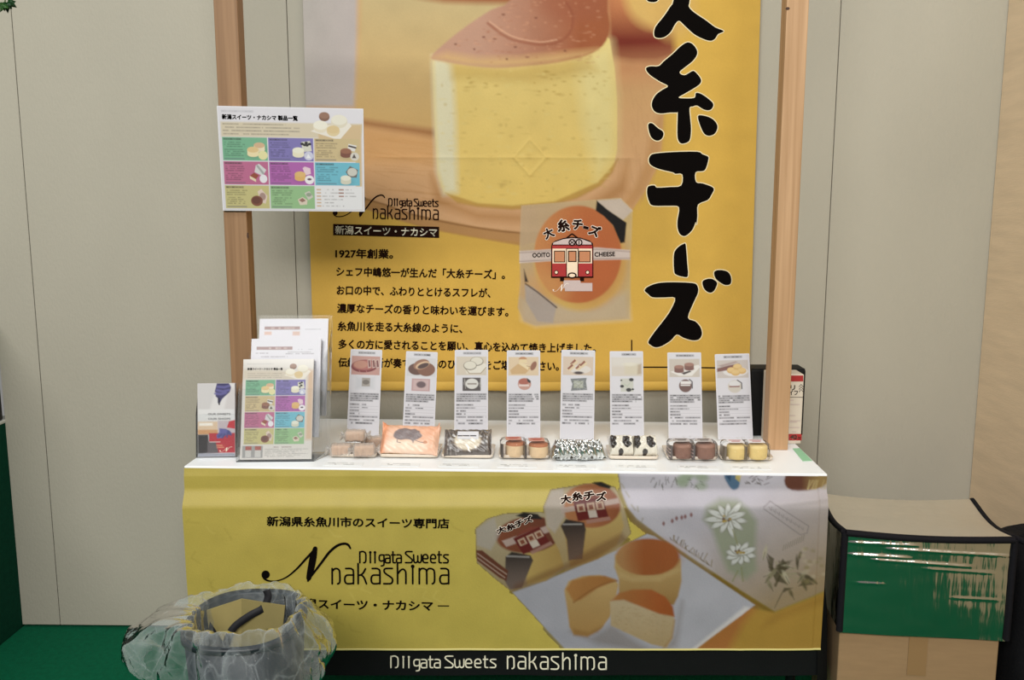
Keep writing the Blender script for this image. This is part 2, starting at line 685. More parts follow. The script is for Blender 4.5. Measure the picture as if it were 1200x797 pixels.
L_EDGE = float(on_y(15, 600, WALL_Y)[0])              # where the back wall ends at the left
R_EDGE = float(on_y(1158, 300, WALL_Y)[0])
seams = [L_EDGE, float(on_y(44, 400, WALL_Y)[0]), float(on_y(347, 320, WALL_Y)[0]), 0.22, float(on_y(972, 266, WALL_Y)[0]), R_EDGE + 0.06]
b = MB()
for i in range(len(seams) - 1):
    g = 0.0012
    xa, xb = seams[i] + (g if i else 0), seams[i + 1] - g
    b.box(((xa + xb) / 2, WALL_Y + 0.02, 1.36), (xb - xa, 0.04, 2.70), bevel=0.0008, seg=1)
b.box(((L_EDGE + R_EDGE) / 2, WALL_Y + 0.05, 1.36), (R_EDGE - L_EDGE, 0.02, 2.70), mi=1)
tag(b.build('wall_back', [wall_m, gap_m]), kind='structure')
b = MB()
b.box((R_EDGE + 0.02, 1.3, 1.36), (0.04, 3.425, 2.70), bevel=0.001, seg=1)
tag(b.build('wall_right', ply_m), kind='structure')
b = MB()
b.box((0.0, 0.5, -0.02), (9, 7.5, 0.04))
tag(b.build('floor', carpet_m), kind='structure')

# neighbour's green-covered counter at the far left, with something black standing on it
root = empty('carpeted_counter', (L_EDGE - 0.3, 2.2, 0), 'dark green carpet-covered counter at the left end of the back wall', 'counter')
b = MB()
b.box((L_EDGE - 0.3, 2.2, 0.385), (0.60, 1.75, 0.77), bevel=0.004)
b.build('counter_body', mat('green_counter_cover', (8, 62, 44), 0.95, noise_amt=0.1, noise_scale=50, bump=0.3, bump_scale=300, spec=0.1), root)
b = MB()
b.box((L_EDGE - 0.30, 2.2, 0.776), (0.604, 1.754, 0.012), bevel=0.003)
b.build('counter_edge', mat('pale_edge_trim', (205, 205, 195), 0.5), root)
root = empty('black_case', (L_EDGE - 0.222, 2.731, 0.782), 'black case with a dark green lid standing on the green counter at the far left', 'case')
b = MB()
b.box((L_EDGE - 0.222, 2.731, 0.782 + 0.096), (0.44, 0.56, 0.19), bevel=0.006)
b.build('case_body', mat('black_plastic', (14, 14, 17), 0.5), root)
b = MB()
b.box((L_EDGE - 0.222, 2.731, 0.782 + 0.276), (0.438, 0.558, 0.168), bevel=0.006)
b.build('case_lid', mat('dark_green_plastic', (22, 66, 50), 0.5), root)

# ------------------------------------------------------------------ wooden posts
def wood_mat(name, a, bcol, seed):
    m, nt, bs = nodes_of(name)
    tc = nt.nodes.new('ShaderNodeTexCoord')
    mp = nt.nodes.new('ShaderNodeMapping')
    mp.inputs['Scale'].default_value = (38, 38, 0.9)
    mp.inputs['Location'].default_value = (seed, seed * 2, 0)
    nt.links.new(tc.outputs['Object'], mp.inputs[0])
    n = nt.nodes.new('ShaderNodeTexNoise')
    n.inputs['Scale'].default_value = 1.6
    n.inputs['Detail'].default_value = 7
    n.inputs['Distortion'].default_value = 0.6
    nt.links.new(mp.outputs[0], n.inputs['Vector'])
    r = nt.nodes.new('ShaderNodeValToRGB')
    r.color_ramp.elements[0].position, r.color_ramp.elements[1].position = 0.32, 0.68
    r.color_ramp.elements[0].color = (*lin(a), 1)
    r.color_ramp.elements[1].color = (*lin(bcol), 1)
    nt.links.new(n.outputs['Fac'], r.inputs[0])
    nt.links.new(r.outputs[0], bs.inputs['Base Color'])
    bs.inputs['Roughness'].default_value = 0.6
    bp = nt.nodes.new('ShaderNodeBump')
    bp.inputs['Strength'].default_value = 0.15
    nt.links.new(n.outputs['Fac'], bp.inputs['Height'])
    nt.links.new(bp.outputs[0], bs.inputs['Normal'])
    return m


POST_Y = 2.60
POST_D = 0.056


def post(px_top, px_low, y_low, width, wood, label, knots):
    """square timber standing on the table; px_* = left edge of its front face"""
    xa = float(on_y(px_low, y_low, POST_Y)[0])
    xt = float(on_y(px_top, 0, POST_Y)[0])
    x = (xa + xt) / 2
    root = empty('wooden_post', (x + width / 2, POST_Y + POST_D / 2, T), label, 'post', 'posts standing on the table')
    b = MB()
    b.box((x + width / 2, POST_Y + POST_D / 2, T + 0.85), (width, POST_D, 1.70), bevel=0.0025)
    b.build('timber', wood, root)
    for (u, v, rx, rz) in knots:
        p = on_y(u, v, POST_Y)
        k = MB()
        a = np.linspace(0, 2 * math.pi, 14, endpoint=False)
        k.prism([(p[0] + rx * math.cos(t), POST_Y - 0.0006, p[2] + rz * math.sin(t)) for t in a], np.array([0, 0.001, 0]))
        k.build('knot', mat('dark_knot', (62, 36, 22), 0.7), root)
    return x


PX_L = post(250.0, 268.3, 395, 0.068, wood_mat('tan_timber', (128, 94, 62), (152, 116, 82), 3.0),
            'brown wooden post at the left, carrying the product poster', [(290.5, 276, 0.0028, 0.009)])
PX_R = post(921.0, 902.5, 480, 0.062, wood_mat('pale_timber', (168, 130, 92), (192, 154, 116), 8.0),
            'pale wooden post at the right end of the table', [(923, 10, 0.006, 0.004)])

# ================================================================== THE TABLE
root = empty('display_table', tuple(TFL + E1 * TW / 2 + E2 * TD / 2 - np.array([0, 0, T])), 'long white-topped display table behind the yellow front banner', 'table')


def tpt(s, d, z):
    return TFL + E1 * s + E2 * d + np.array([0, 0, z - T])


b = MB()
b.box(tpt(TW / 2, TD / 2, T - 0.012), (TW, TD, 0.024), rz=TA, bevel=0.002)
b.build('tabletop', mat('white_melamine', (247, 250, 252), 0.35), root)
for sx in (0.05, TW - 0.05):
    for sd in (0.08, TD - 0.06):
        b = MB()
        b.tube([tpt(sx, sd, T - 0.024), tpt(sx, sd, 0.0)], 0.014, 12)
        b.build('leg', mat('dark_steel', (40, 42, 44), 0.4, 0.8), root)
b = MB()
b.box(tpt(TW / 2, 0.10, T - 0.054), (TW - 0.1, 0.02, 0.06), rz=TA, bevel=0.002)
b.build('rail', MATS['dark_steel'], root)


# ================================================================== BIG BANNER ON THE WALL
BAN_Y = WALL_Y - 0.012
BX0, BX1, BY0, BY1 = 338, 900, -60, 462


def ban_edge_l(y):
    return 355.5 + (y / 456.0) * 13.5


def ban_edge_r(y):
    return 891.0 - (y / 456.0) * 14.0


def ban_disp(x, y):
    """gentle hang of the cloth: two folds where it was creased, soft vertical waves (metres towards the room)"""
    fold_v = np.exp(-np.abs(x - 620.5) / 34.0) * 0.0100
    fold_h = np.exp(-np.abs(y - 185 - (x - 620) * 0.004) / 3.0) * 0.0028 * np.clip((x - 425) / 40, 0, 1) * np.clip((752 - x) / 20, 0, 1)
    wav = 0.0022 * np.sin(x * 0.055 + 0.6 * np.sin(y * 0.011)) + 0.0016 * np.sin(x * 0.021 + 1.0)
    dia = np.abs(np.abs(x - 621) + np.abs(y - 185) * 0.9 - 19)
    return 0.005 + wav + fold_v + fold_h + 0.0028 * np.exp(-dia / 2.2)


def ban_place(x, y, lift=0.0):
    x, y = np.asarray(x, float), np.asarray(y, float)
    P = on_y(x, y, BAN_Y)
    P = P.copy()
    P[..., 1] -= ban_disp(x, y) + lift
    return P


YEL = (206, 165, 74)
cv = Canvas(BX0, BY0, BX1, BY1, 1.0, YEL)
# --- the printed photograph: pale plate at the left, board, cakes
board_edge = [(300, -80), (786, -80), (785, 0), (783, 40), (781, 75), (778, 125), (775, 175), (768, 200), (757, 222), (742, 244), (725, 262),
              (690, 276), (650, 284), (612, 284), (570, 279), (530, 272), (500, 266), (470, 258), (440, 248), (424, 243), (300, 243)]
cv.poly(board_edge, mixc((200, 156, 106), (206, 160, 116), lambda x, y: (y - 120) / 120), 1.0)
cv.poly([(300, 228), (424, 231), (450, 239), (480, 250), (520, 258), (560, 266), (612, 272), (660, 272), (612, 288), (570, 281), (530, 274), (500, 268), (470, 259), (440, 249), (424, 244), (300, 244)],
        (172, 126, 74), 1.2, 0.85)
cv.line([(424, 232), (452, 240), (486, 252), (530, 262), (580, 270), (612, 273)], 1.6, (120, 78, 40), 1.2, 0.8, 4)
cv.poly([(742, 244), (757, 222), (768, 200), (775, 175), (778, 125), (764, 150), (756, 190), (744, 218), (728, 240)], (186, 138, 86), 4, 0.8)
for k in range(40):
    yy = random.uniform(160, 240)
    xx = random.uniform(425, 500)
    cv.line([(xx, yy), (xx + random.uniform(15, 60), yy + random.uniform(2, 9))], 0.8, (176, 128, 76), 0.8, 0.35)
for k in range(40):
    yy = random.uniform(80, 235)
    xx = random.uniform(720, 770)
    cv.line([(xx, yy), (xx + random.uniform(-6, 8), yy + random.uniform(10, 40))], 1.0, (186, 140, 96), 1.0, 0.3)
# red-brown dusk at the upper right, pale cake behind
cv.poly([(705, -80), (790, -80), (790, 66), (770, 72), (740, 72), (715, 68)], mixc((196, 128, 82), (112, 38, 22), lambda x, y: (y + 5) / 52), 5)
cv.poly([(716, 66), (785, 62), (785, 92), (716, 96)], (190, 130, 88), 14, 0.7)
cv.ell(766, -8, 34, 40, (208, 170, 98), 7, 0.95)
cv.ell(788, 8, 26, 36, (204, 164, 92), 8, 0.9)
# pale plate and second cake at the left
cv.poly([(300, -80), (420, -80), (419, 40), (417, 126), (300, 126)], mixc((184, 176, 170), (176, 166, 162), lambda x, y: (x - 360) / 50), 4)
cv.poly([(424, -80), (640, -80), (600, 8), (510, 66), (510, 152), (480, 149), (428, 140), (416, 130), (421, 40)],
        mixc((190, 168, 122), (196, 160, 102), lambda x, y: y / 150), 4)
cv.poly([(470, -80), (640, -80), (600, 6), (520, 3), (480, -3)], (150, 84, 48), 4, 0.9)
cv.poly([(424, 140), (470, 147), (512, 152), (512, 162), (466, 154), (424, 147)], (150, 100, 56), 4, 0.85)
cv.poly([(424, 150), (512, 162), (512, 192), (424, 190)], (206, 154, 94), 6, 0.5)
cv.poly([(505, 205), (520, 232), (560, 248), (620, 252), (680, 244), (724, 214), (735, 190), (735, 225), (700, 250), (640, 262), (560, 258), (510, 240)], (168, 118, 66), 6, 0.7)
# the main cake
body = [(507, 66), (508, 110), (510, 160), (513, 205), (520, 226), (536, 236), (560, 241), (600, 244), (640, 241), (676, 231), (704, 216), (718, 198), (723, 175), (723, 120), (720, 80), (714, 46), (690, 30), (600, 40)]
cv.poly(body, mixc((218, 192, 118), (220, 188, 104), lambda x, y: (y - 80) / 150), 1.0)
cv.poly([(507, 66), (530, 72), (534, 140), (536, 225), (520, 228), (512, 200), (509, 130)], (214, 208, 178), 5, 0.9)
cv.poly([(676, 70), (716, 50), (722, 110), (722, 180), (700, 210), (684, 150)], (220, 206, 146), 10, 0.65)
cv.poly([(526, 72), (600, 80), (690, 66), (700, 84), (620, 98), (530, 92)], (190, 158, 84), 6, 0.6)
cv.poly([(522, 226), (560, 238), (600, 241), (650, 236), (700, 214), (716, 196), (724, 186), (718, 202), (704, 218), (676, 233), (640, 243), (600, 246), (560, 243), (536, 238)], (176, 134, 62), 1.4, 0.8)
for k in range(260):
    x, y = random.uniform(516, 716), random.uniform(82, 236)
    if y > 240 - ((x - 610) / 100) ** 2 * 22:
        continue
    cv.ell(x, y, random.uniform(1.0, 4.2), random.uniform(0.7, 2.0), (182, 154, 84) if random.random() < 0.5 else (216, 194, 122), 1.0, random.uniform(0.15, 0.45))
for k in range(30):
    cv.ell(random.uniform(540, 712), random.uniform(84, 112), random.uniform(1, 3), 1.0, (170, 140, 66), 1.0, 0.5)
crust = [(505, 68), (520, 72), (548, 77), (582, 80), (618, 78), (650, 74), (686, 66), (706, 54), (714, 36), (712, 14), (704, -30), (640, -60), (600, 0), (576, 12), (545, 32), (520, 52)]
cv.poly(crust, mixc((184, 142, 120), (150, 84, 50), lambda x, y: (x - 560) / 120), 1.4, 1, 3)
cv.poly([(505, 68), (548, 77), (582, 80), (618, 78), (650, 74), (686, 66), (700, 58), (660, 62), (610, 68), (560, 68), (524, 62)], (206, 168, 112), 5, 0.75)
cv.ell(672, 2, 40, 24, (150, 86, 60), 8, 0.6)
cv.line([(572, 28), (590, 42), (606, 49), (632, 53), (654, 50), (668, 38), (671, 18), (664, 4)], 2.2, (138, 74, 50), 1.8, 0.8, 5)
cv.line([(574, 26), (592, 39), (608, 46), (632, 50), (652, 47)], 1.2, (222, 172, 140), 1.2, 0.6, 4)
for (x, y) in [(580, 46), (567, 44), (534, 52), (556, 58), (594, 70), (618, 68), (604, 56), (628, 22), (590, 18), (662, 60)]:
    cv.ell(x, y, random.uniform(1, 2.2), 1.1, (110, 62, 48), 1, 0.8)
for k in range(200):
    x, y = random.uniform(530, 705), random.uniform(0, 74)
    if y < 72 - (x - 505) * 0.7:
        continue
    cv.ell(x, y, random.uniform(0.8, 2.4), random.uniform(0.6, 1.2), (160, 100, 70) if random.random() < 0.5 else (208, 152, 118), 1, 0.3)
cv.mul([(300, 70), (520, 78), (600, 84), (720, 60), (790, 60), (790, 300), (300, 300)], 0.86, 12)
# --- the packaged cheesecake: glassine wrap, cake, flaps
wrap = [(611, 241), (660, 237), (727, 232), (735, 240), (741, 247), (739, 300), (738, 374), (690, 377), (628, 381), (614, 376), (607, 360), (610, 330), (609, 290)]
cv.poly(wrap, mixc((206, 184, 148), (214, 192, 140), lambda x, y: (x - 620) / 100), 1.0, 0.78)
cv.poly([(611, 350), (640, 352), (690, 352), (735, 342), (738, 374), (628, 381), (612, 374)], (206, 192, 166), 5, 0.7)
cv.ell(680, 306, 54, 58, (222, 190, 108), 3)
cv.ell(677, 298, 51, 57, mixc((214, 150, 92), (196, 116, 66), lambda x, y: (x - 625) / 60), 1.2)
cv.ell(690, 305, 38, 46, (198, 110, 64), 14, 0.7)
cv.ell(640, 335, 24, 18, (222, 168, 104), 10, 0.6)
cv.poly([(700, 235), (727, 233), (741, 247), (730, 258), (702, 241)], (212, 200, 186), 1, 0.9)
cv.poly([(699, 235), (712, 246), (734, 261), (732, 284), (727, 285), (718, 264), (707, 253), (698, 247)], (22, 18, 18), 0.8)
cv.poly([(615, 333), (624, 336), (652, 358), (648, 378), (630, 376), (616, 352)], (184, 176, 168), 1.2, 0.9)
cv.line([(616, 332), (630, 342), (652, 360)], 1.4, (70, 50, 40), 1)
cv.poly([(614, 315), (619, 330), (615, 330)], (60, 50, 46), 1)
cv.poly([(609, 294), (660, 291), (700, 290), (738, 293), (738, 304), (700, 304.5), (660, 305), (609, 308)], (224, 210, 200), 0.8)
cv.line([(609, 296), (660, 293), (700, 292), (738, 295)], 0.7, (120, 90, 80), 0.7, 0.7)
cv.line([(609, 306), (660, 303.5), (700, 303), (738, 302.5)], 0.7, (120, 90, 80), 0.7, 0.7)
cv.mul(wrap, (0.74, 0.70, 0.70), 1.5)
cv.grain(0.012)
cv.grain(0.02, None, 14)
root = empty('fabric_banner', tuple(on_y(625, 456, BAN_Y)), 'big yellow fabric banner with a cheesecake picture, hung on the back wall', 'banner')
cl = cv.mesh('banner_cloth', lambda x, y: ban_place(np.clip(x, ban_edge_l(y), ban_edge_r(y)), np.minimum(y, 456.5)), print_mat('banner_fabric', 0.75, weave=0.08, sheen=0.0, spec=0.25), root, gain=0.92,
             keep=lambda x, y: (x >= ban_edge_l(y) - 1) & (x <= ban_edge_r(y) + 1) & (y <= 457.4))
cl.name = 'banner_cloth'
# sewn bottom hem
b = MB()
xs = np.linspace(369, 877, 120)
prof = [(447, 0.0012), (449, 0.004), (453, 0.0055), (456.5, 0.004), (457.5, 0.0)]
b.grid(np.array([[tuple(ban_place(x, y, l)) for y, l in prof] for x in xs]))
b.build('hem', mat('yellow_hem', (222, 180, 80), 0.7, noise_amt=0.03), root)


# --- big brush lettering
def zpts(pts, ox, oy, s):
    return [(ox + x / s, oy + y / s) for x, y in pts]


Z3 = lambda p: zpts(p, 690, 0, 5.695)
Z4 = lambda p: zpts(p, 690, 130, 5.695)
Z5 = lambda p: zpts(p, 690, 260, 4.981)
brush = [
    Z3([(580, -200), (565, 0), (540, 50), (500, 110), (445, 180), (435, 230), (450, 252), (500, 250), (545, 215), (570, 170), (600, 140), (640, 175), (700, 230), (760, 262), (810, 275), (840, 260),
        (860, 230), (898, 210), (840, 185), (780, 140), (700, 85), (665, 45), (672, 0), (680, -200)]),
    Z3([(385, 0), (420, 15), (455, 8), (470, -30), (390, -60)]),
    Z3([(655, 285), (690, 297), (718, 335), (718, 370), (690, 410), (640, 450), (605, 480), (615, 498), (640, 503), (665, 490), (695, 475), (720, 495), (745, 530), (740, 560), (700, 590), (640, 625),
        (597, 652), (640, 658), (703, 654), (712, 622), (750, 630), (800, 665), (828, 695), (820, 725), (795, 738), (760, 730), (720, 706), (692, 712), (670, 722)])
    + Z4([(675, 60), (680, 120), (675, 180), (660, 208), (620, 219), (597, 200), (589, 150), (592, 10)]) +
    Z3([(588, 752), (540, 752), (480, 758), (440, 745), (420, 710), (425, 670), (450, 630), (490, 600), (528, 575), (480, 548), (420, 510), (388, 478), (382, 455), (410, 443), (465, 442), (500, 410), (560, 360), (610, 312)]),
    Z4([(395, 95), (420, 82), (460, 115), (495, 140), (493, 175), (470, 197), (440, 195), (410, 165)]),
    Z4([(725, 38), (760, 32), (815, 50), (850, 85), (855, 120), (835, 155), (800, 167), (770, 155), (745, 110)]),
    Z4([(400, 330), (410, 300), (440, 285), (560, 275), (720, 273), (755, 290), (792, 305), (795, 325), (780, 380), (760, 402), (710, 410), (713, 475), (760, 485), (830, 515), (815, 560), (790, 595),
        (726, 625), (722, 700), (715, 760)]) + Z5([(622, 0), (606, 40), (580, 70), (555, 83), (530, 70), (517, 35), (516, 0)]) +
    Z4([(592, 720), (600, 642), (540, 633), (430, 632), (402, 605), (388, 550), (392, 510), (410, 499), (440, 498), (455, 512), (540, 508), (615, 498), (622, 424), (575, 420), (560, 410), (470, 388), (415, 362)]),
    Z5([(555, 127), (563, 130), (568, 170), (573, 240), (577, 315), (550, 320), (510, 308), (497, 285), (495, 200), (505, 165), (530, 140)]),
    Z5([(325, 400), (345, 378), (400, 358), (480, 352), (600, 356), (630, 370), (636, 410), (610, 470), (577, 558), (620, 580), (650, 615), (658, 655), (640, 685), (600, 690), (550, 675), (512, 657), (480, 690),
        (430, 722), (390, 732), (360, 718), (347, 697), (385, 640), (440, 570), (480, 510), (503, 444), (440, 441), (372, 440), (345, 420)]),
    Z5([(663, 345), (690, 332), (720, 333), (745, 352), (742, 375), (725, 405), (700, 412), (675, 395), (663, 370)]),
    Z5([(730, 290), (765, 280), (810, 292), (828, 325), (825, 360), (795, 368), (760, 350), (735, 325)]),
]
ink = Ink()
for p in brush:
    ink.grow(p, 1.1, 1, 0.0006, 3, 6)
    ink.fill(p, 0, 0.0012, 3, 6)
ink.build('brush_lettering', ban_place, [INK_BLACK, mat('pale_outline_ink', (226, 210, 170), 0.6)], root)

# --- paragraph
ink = Ink()
paragraph = [
    ('1927年創業。', (393.5, 296.8), (461, 297.6), 11.5),
    ('シェフ中嶋悠一が生んだ「大糸チーズ」。', (394.5, 318.0), (592, 321.5), 11.5),
    ('お口の中で、ふわりととけるスフレが、', (395, 339.8), (575, 343.2), 11.5),
    ('濃厚なチーズの香りと味わいを運びます。', (395.5, 361.0), (596, 365.0), 11.5),
    ('糸魚川を走る大糸線のように、', (396, 381.8), (542, 385.0), 11.5),
    ('多くの方に愛されることを願い、真心を込めて焼き上げました。', (397, 403.0), (698, 407.8), 11.5),
    ('伝統と革新が奏でる至福のひとときをご堪能ください。', (397, 424.3), (655, 428.5), 11.5),
]
for s, p0, p1, h in paragraph:
    ink.text(s, p0, p1, h, 0, 0.0012, 0.03)
ink.stroke([(740, y) for y in np.arange(398, 431, 3.0)], 1.5, 0, 0.0008, cap=False)
ink.stroke([(x, 430 + (x - 739) * 0.0065) for x in np.arange(739.4, 876, 3)], 1.5, 0, 0.0010, cap=False)
ink.build('paragraph_print', ban_place, [INK_BROWN], root)


# --- the sweets shop's logo: thin rounded letters and a swash N
def arc(cx, cy, rx, ry, a0, a1, n=8):
    return [(cx + rx * math.cos(math.radians(a)), cy + ry * math.sin(math.radians(a))) for a in np.linspace(a0, a1, n)]


# letters in a box: x 0..w, y 0 (baseline) .. -1 (x-height), ascender -1.35
LET = {
    'n': (0.50, [[(0.02, 0), (0.02, -0.97)], [(0.02, -0.86)] + arc(0.27, -0.75, 0.22, 0.22, 205, 350) + [(0.50, -0.5), (0.50, -0.15), (0.44, -0.03), (0.36, 0)]]),
    'a': (0.58, [[(0.08, -0.97), (0.36, -0.97), (0.48, -0.92), (0.56, -0.78), (0.56, 0)], [(0.56, -0.08), (0.50, -0.02), (0.2, 0), (0.07, -0.06), (0.02, -0.2), (0.02, -0.36), (0.08, -0.5), (0.2, -0.55), (0.5, -0.55)]]),
    'k': (0.54, [[(0.02, 0), (0.02, -1.28)], [(0.48, -0.95), (0.36, -0.72), (0.22, -0.58), (0.02, -0.52)], [(0.2, -0.56), (0.38, -0.4), (0.54, 0)]]),
    's': (0.58, [[(0.54, -0.97), (0.14, -0.97), (0.04, -0.9), (0.03, -0.78), (0.12, -0.64), (0.46, -0.4), (0.55, -0.26), (0.53, -0.1), (0.42, 0), (0.0, 0)]]),
    'h': (0.54, [[(0.02, 0), (0.02, -1.28)], [(0.02, -0.6), (0.2, -0.84), (0.36, -0.92), (0.48, -0.84), (0.54, -0.66), (0.54, 0)]]),
    'i': (0.06, [[(0.03, 0), (0.03, -1.1)]]),
    'm': (0.98, [[(0.02, 0), (0.02, -0.97)], [(0.02, -0.8), (0.12, -0.94), (0.26, -0.97), (0.40, -0.92), (0.48, -0.78), (0.49, 0)], [(0.49, -0.8), (0.58, -0.94), (0.72, -0.97), (0.88, -0.92), (0.97, -0.76), (0.98, -0.2), (0.92, -0.04), (0.84, 0)]]),
    'N': (0.54, [[(0.02, 0), (0.02, -0.97)], [(0.02, -0.92), (0.2, -1.0), (0.4, -0.96), (0.54, -0.78), (0.54, -0.2), (0.46, -0.03), (0.36, 0)]]),
    'I': (0.06, [[(0.03, 0), (0.03, -0.92)]]),
    'g': (0.46, [[(0.44, -0.66), (0.3, -0.7), (0.12, -0.68), (0.03, -0.56), (0.03, -0.3), (0.1, -0.18), (0.26, -0.16), (0.44, -0.24)], [(0.44, -0.7), (0.44, 0.1), (0.36, 0.24), (0.2, 0.28)]]),
    'c': (0.46, [[(0.06, -0.7), (0.30, -0.7), (0.42, -0.62), (0.44, -0.5), (0.44, 0)], [(0.44, -0.05), (0.36, 0), (0.14, 0), (0.04, -0.06), (0.02, -0.2), (0.06, -0.36), (0.2, -0.4), (0.42, -0.4)]]),
    't': (0.34, [[(0.12, -0.98), (0.12, -0.12), (0.2, -0.01), (0.32, 0)], [(0.0, -0.7), (0.32, -0.7)]]),
    'S': (0.62, [[(0.58, -0.98), (0.14, -0.98), (0.03, -0.9), (0.04, -0.76), (0.5, -0.36), (0.6, -0.22), (0.54, -0.04), (0.42, 0), (0.0, 0)]]),
    'w': (0.72, [[(0.02, -0.7), (0.04, -0.2), (0.1, -0.04), (0.2, 0), (0.32, -0.06), (0.38, -0.2), (0.38, -0.6)], [(0.38, -0.2), (0.44, -0.04), (0.54, 0), (0.64, -0.06), (0.7, -0.24), (0.7, -0.7)]]),
    'e': (0.48, [[(0.03, -0.36), (0.44, -0.36), (0.45, -0.54), (0.38, -0.68), (0.24, -0.72), (0.1, -0.66), (0.03, -0.5), (0.03, -0.2), (0.1, -0.04), (0.24, 0), (0.44, -0.01)]]),
    'z': (0.44, [[(0.42, -0.7), (0.12, -0.7), (0.03, -0.62), (0.06, -0.5), (0.36, -0.28), (0.42, -0.16), (0.36, -0.02), (0.26, 0), (0.0, 0)]]),
}
# letter left edges (x in the drawing the logo was measured from, 5 px per photo pixel), baselines y
WORD_BIG = [('n', 460), ('a', 533), ('k', 610), ('a', 686), ('s', 760), ('h', 838), ('i', 925), ('m', 964), ('a', 1084)]
WORD_SMALL = [('N', 621), ('I', 681), ('I', 708), ('g', 733), ('c', 768), ('t', 806), ('c', 833), ('S', 886), ('w', 932), ('e', 985), ('e', 1030), ('t', 1073), ('z', 1106)]


def logo_letters(ink, f, wd, mi, lift, which=(1, 1)):
    """f maps the drawing's coordinates to art units; wd = stroke width in art units"""
    def go(word, base, hx, w_):
        for ch, x in word:
            wl, strokes = LET[ch]
            for s in strokes:
                ink.stroke([f(x + px * hx, base + py * hx) for px, py in s], w_, mi, lift, 3 if len(s) > 2 else 0)
            if ch in ('i', 'I'):
                c = f(x + 0.03 * hx, base - (1.1 if ch == 'i' else 0.92) * hx)
                r = w_ * (1.05 if ch == 'i' else 0.85)
                ink.disc(c[0], c[1], r, r, mi, lift)
    if which[0]:
        go(WORD_BIG, 445, 92, wd)
    if which[1]:
        go(WORD_SMALL, 322, 66, wd * 0.9)


def logo_swash(ink, f, k, mi, lift):
    """the swash N; k = art units per drawing unit"""
    c = f(76, 392)
    ink.disc(c[0], c[1], 24 * k, 24 * k, mi, lift)
    ink.stroke([f(58, 400), f(74, 420), f(105, 430), (f(150, 426)), f(200, 405), f(255, 360), f(310, 300), f(350, 258), f(366, 240)],
               [w * k for w in (12, 12, 9, 8, 9, 11, 13, 15, 18)], mi, lift, 5)
    ink.stroke([f(364, 240), f(352, 290), f(340, 350), f(326, 410), f(322, 426)], [w * k for w in (26, 40, 40, 30, 14)], mi, lift, 5)
    ink.stroke([f(320, 430), f(352, 385), f(400, 322), (f(445, 262)), f(490, 224), f(530, 211), f(555, 218), f(568, 238)],
               [w * k for w in (10, 12, 14, 15, 15, 14, 14, 10)], mi, lift, 5)


def affine(x0, y0, x1, y1, u0, v0, u1, v1, shear=0.0):
    """drawing box (x0,y0)-(x1,y1) -> art box (u0,v0)-(u1,v1); shear = rise of v along u"""
    def f(x, y):
        u = u0 + (x - x0) / (x1 - x0) * (u1 - u0)
        return (u, v0 + (y - y0) / (y1 - y0) * (v1 - v0) + (u - u0) * shear)
    return f


# wall banner logo: letters x 437..514, y 232..257
ink = Ink()
f = affine(460, 258, 1140, 445, 437.6, 232.6, 514.2, 256.0, 0.018)
logo_letters(ink, f, 1.6, 0, 0.0010)
f2 = affine(48, 205, 572, 436, 390, 228.0, 451.5, 254.5, 0.0)
logo_swash(ink, f2, 0.118, 0, 0.0008)
ink.fill([(391, 262.3), (514.8, 265.8), (514.8, 278.8), (391, 275.5)], 0, 0.0010, 0, 5)
ink.text('新潟スイーツ・ナカシマ', (393.6, 269.2), (512.5, 272.4), 10.2, 1, 0.0030, 0.016)
ink.build('logo_print', ban_place, [INK_BROWN, INK_WHITE], root)

# --- little red train on the package
ink = Ink()


def zr(x, y):
    return (600 + x / 4.98, 225 + y / 4.98)


def R(xa, ya, xb, yb, mi, lift):
    (ua, va), (ub, vb) = zr(xa, ya), zr(xb, yb)
    ink.rect(ua, va, ub, vb, mi, lift)


D, RD, CR, TN, WH, GR = 0, 1, 2, 3, 4, 5
l0 = 0.0008
ink.fill([zr(*p) for p in [(228, 500), (228, 320), (232, 300), (250, 285), (300, 268), (350, 262), (400, 266), (450, 282), (470, 297), (474, 320), (474, 500)]], D, l0, 0, 4)
R(234, 310, 468, 492, RD, l0 + 0.0004)
ink.fill([zr(*p) for p in [(238, 306), (242, 294), (300, 275), (350, 269), (402, 273), (460, 294), (464, 306)]], GR, l0 + 0.0004, 0, 4)
R(236, 330, 466, 416, CR, l0 + 0.0007)
R(234, 306, 468, 311, D, l0 + 0.0007)
for (xa, xb) in ((246, 308), (390, 456)):
    R(xa - 2, 342, xb + 2, 410, D, l0 + 0.001)
    R(xa + 3, 347, xb - 3, 405, TN, l0 + 0.0013)
R(315, 328, 387, 494, D, l0 + 0.001)
R(320, 332, 382, 492, CR, l0 + 0.0013)
R(326, 342, 376, 408, D, l0 + 0.0016)
R(332, 348, 370, 402, TN, l0 + 0.0019)
R(238, 494, 464, 500, D, l0 + 0.001)
R(280, 498, 304, 520, D, l0)
R(396, 498, 420, 520, D, l0)
for x in (258, 440):
    c = zr(x, 468)
    ink.disc(*c, 2.5, 2.5, D, l0 + 0.001)
    ink.disc(*c, 1.6, 1.6, CR, l0 + 0.0013)
for x in (350, 390):
    c = zr(x, 294)
    ink.disc(*c, 4.2, 4.2, D, l0 + 0.001)
    ink.disc(*c, 2.7, 2.7, GR, l0 + 0.0013)
ink.stroke([zr(338, 284), zr(362, 304)], 0.9, D, l0 + 0.0016, cap=False)
ink.stroke([zr(362, 284), zr(338, 304)], 0.9, D, l0 + 0.0016, cap=False)
ink.stroke([zr(390, 282), zr(390, 306)], 1.0, D, l0 + 0.0016, cap=False)
ink.stroke([zr(318, 268), zr(334, 256), zr(350, 244), zr(366, 256), zr(384, 268)], 1.6, D, l0 + 0.001, 2)
c = zr(350, 486)
ink.disc(*c, 5.4, 3.6, D, l0 + 0.0016)
ink.disc(*c, 3.6, 2.0, CR, l0 + 0.0019)
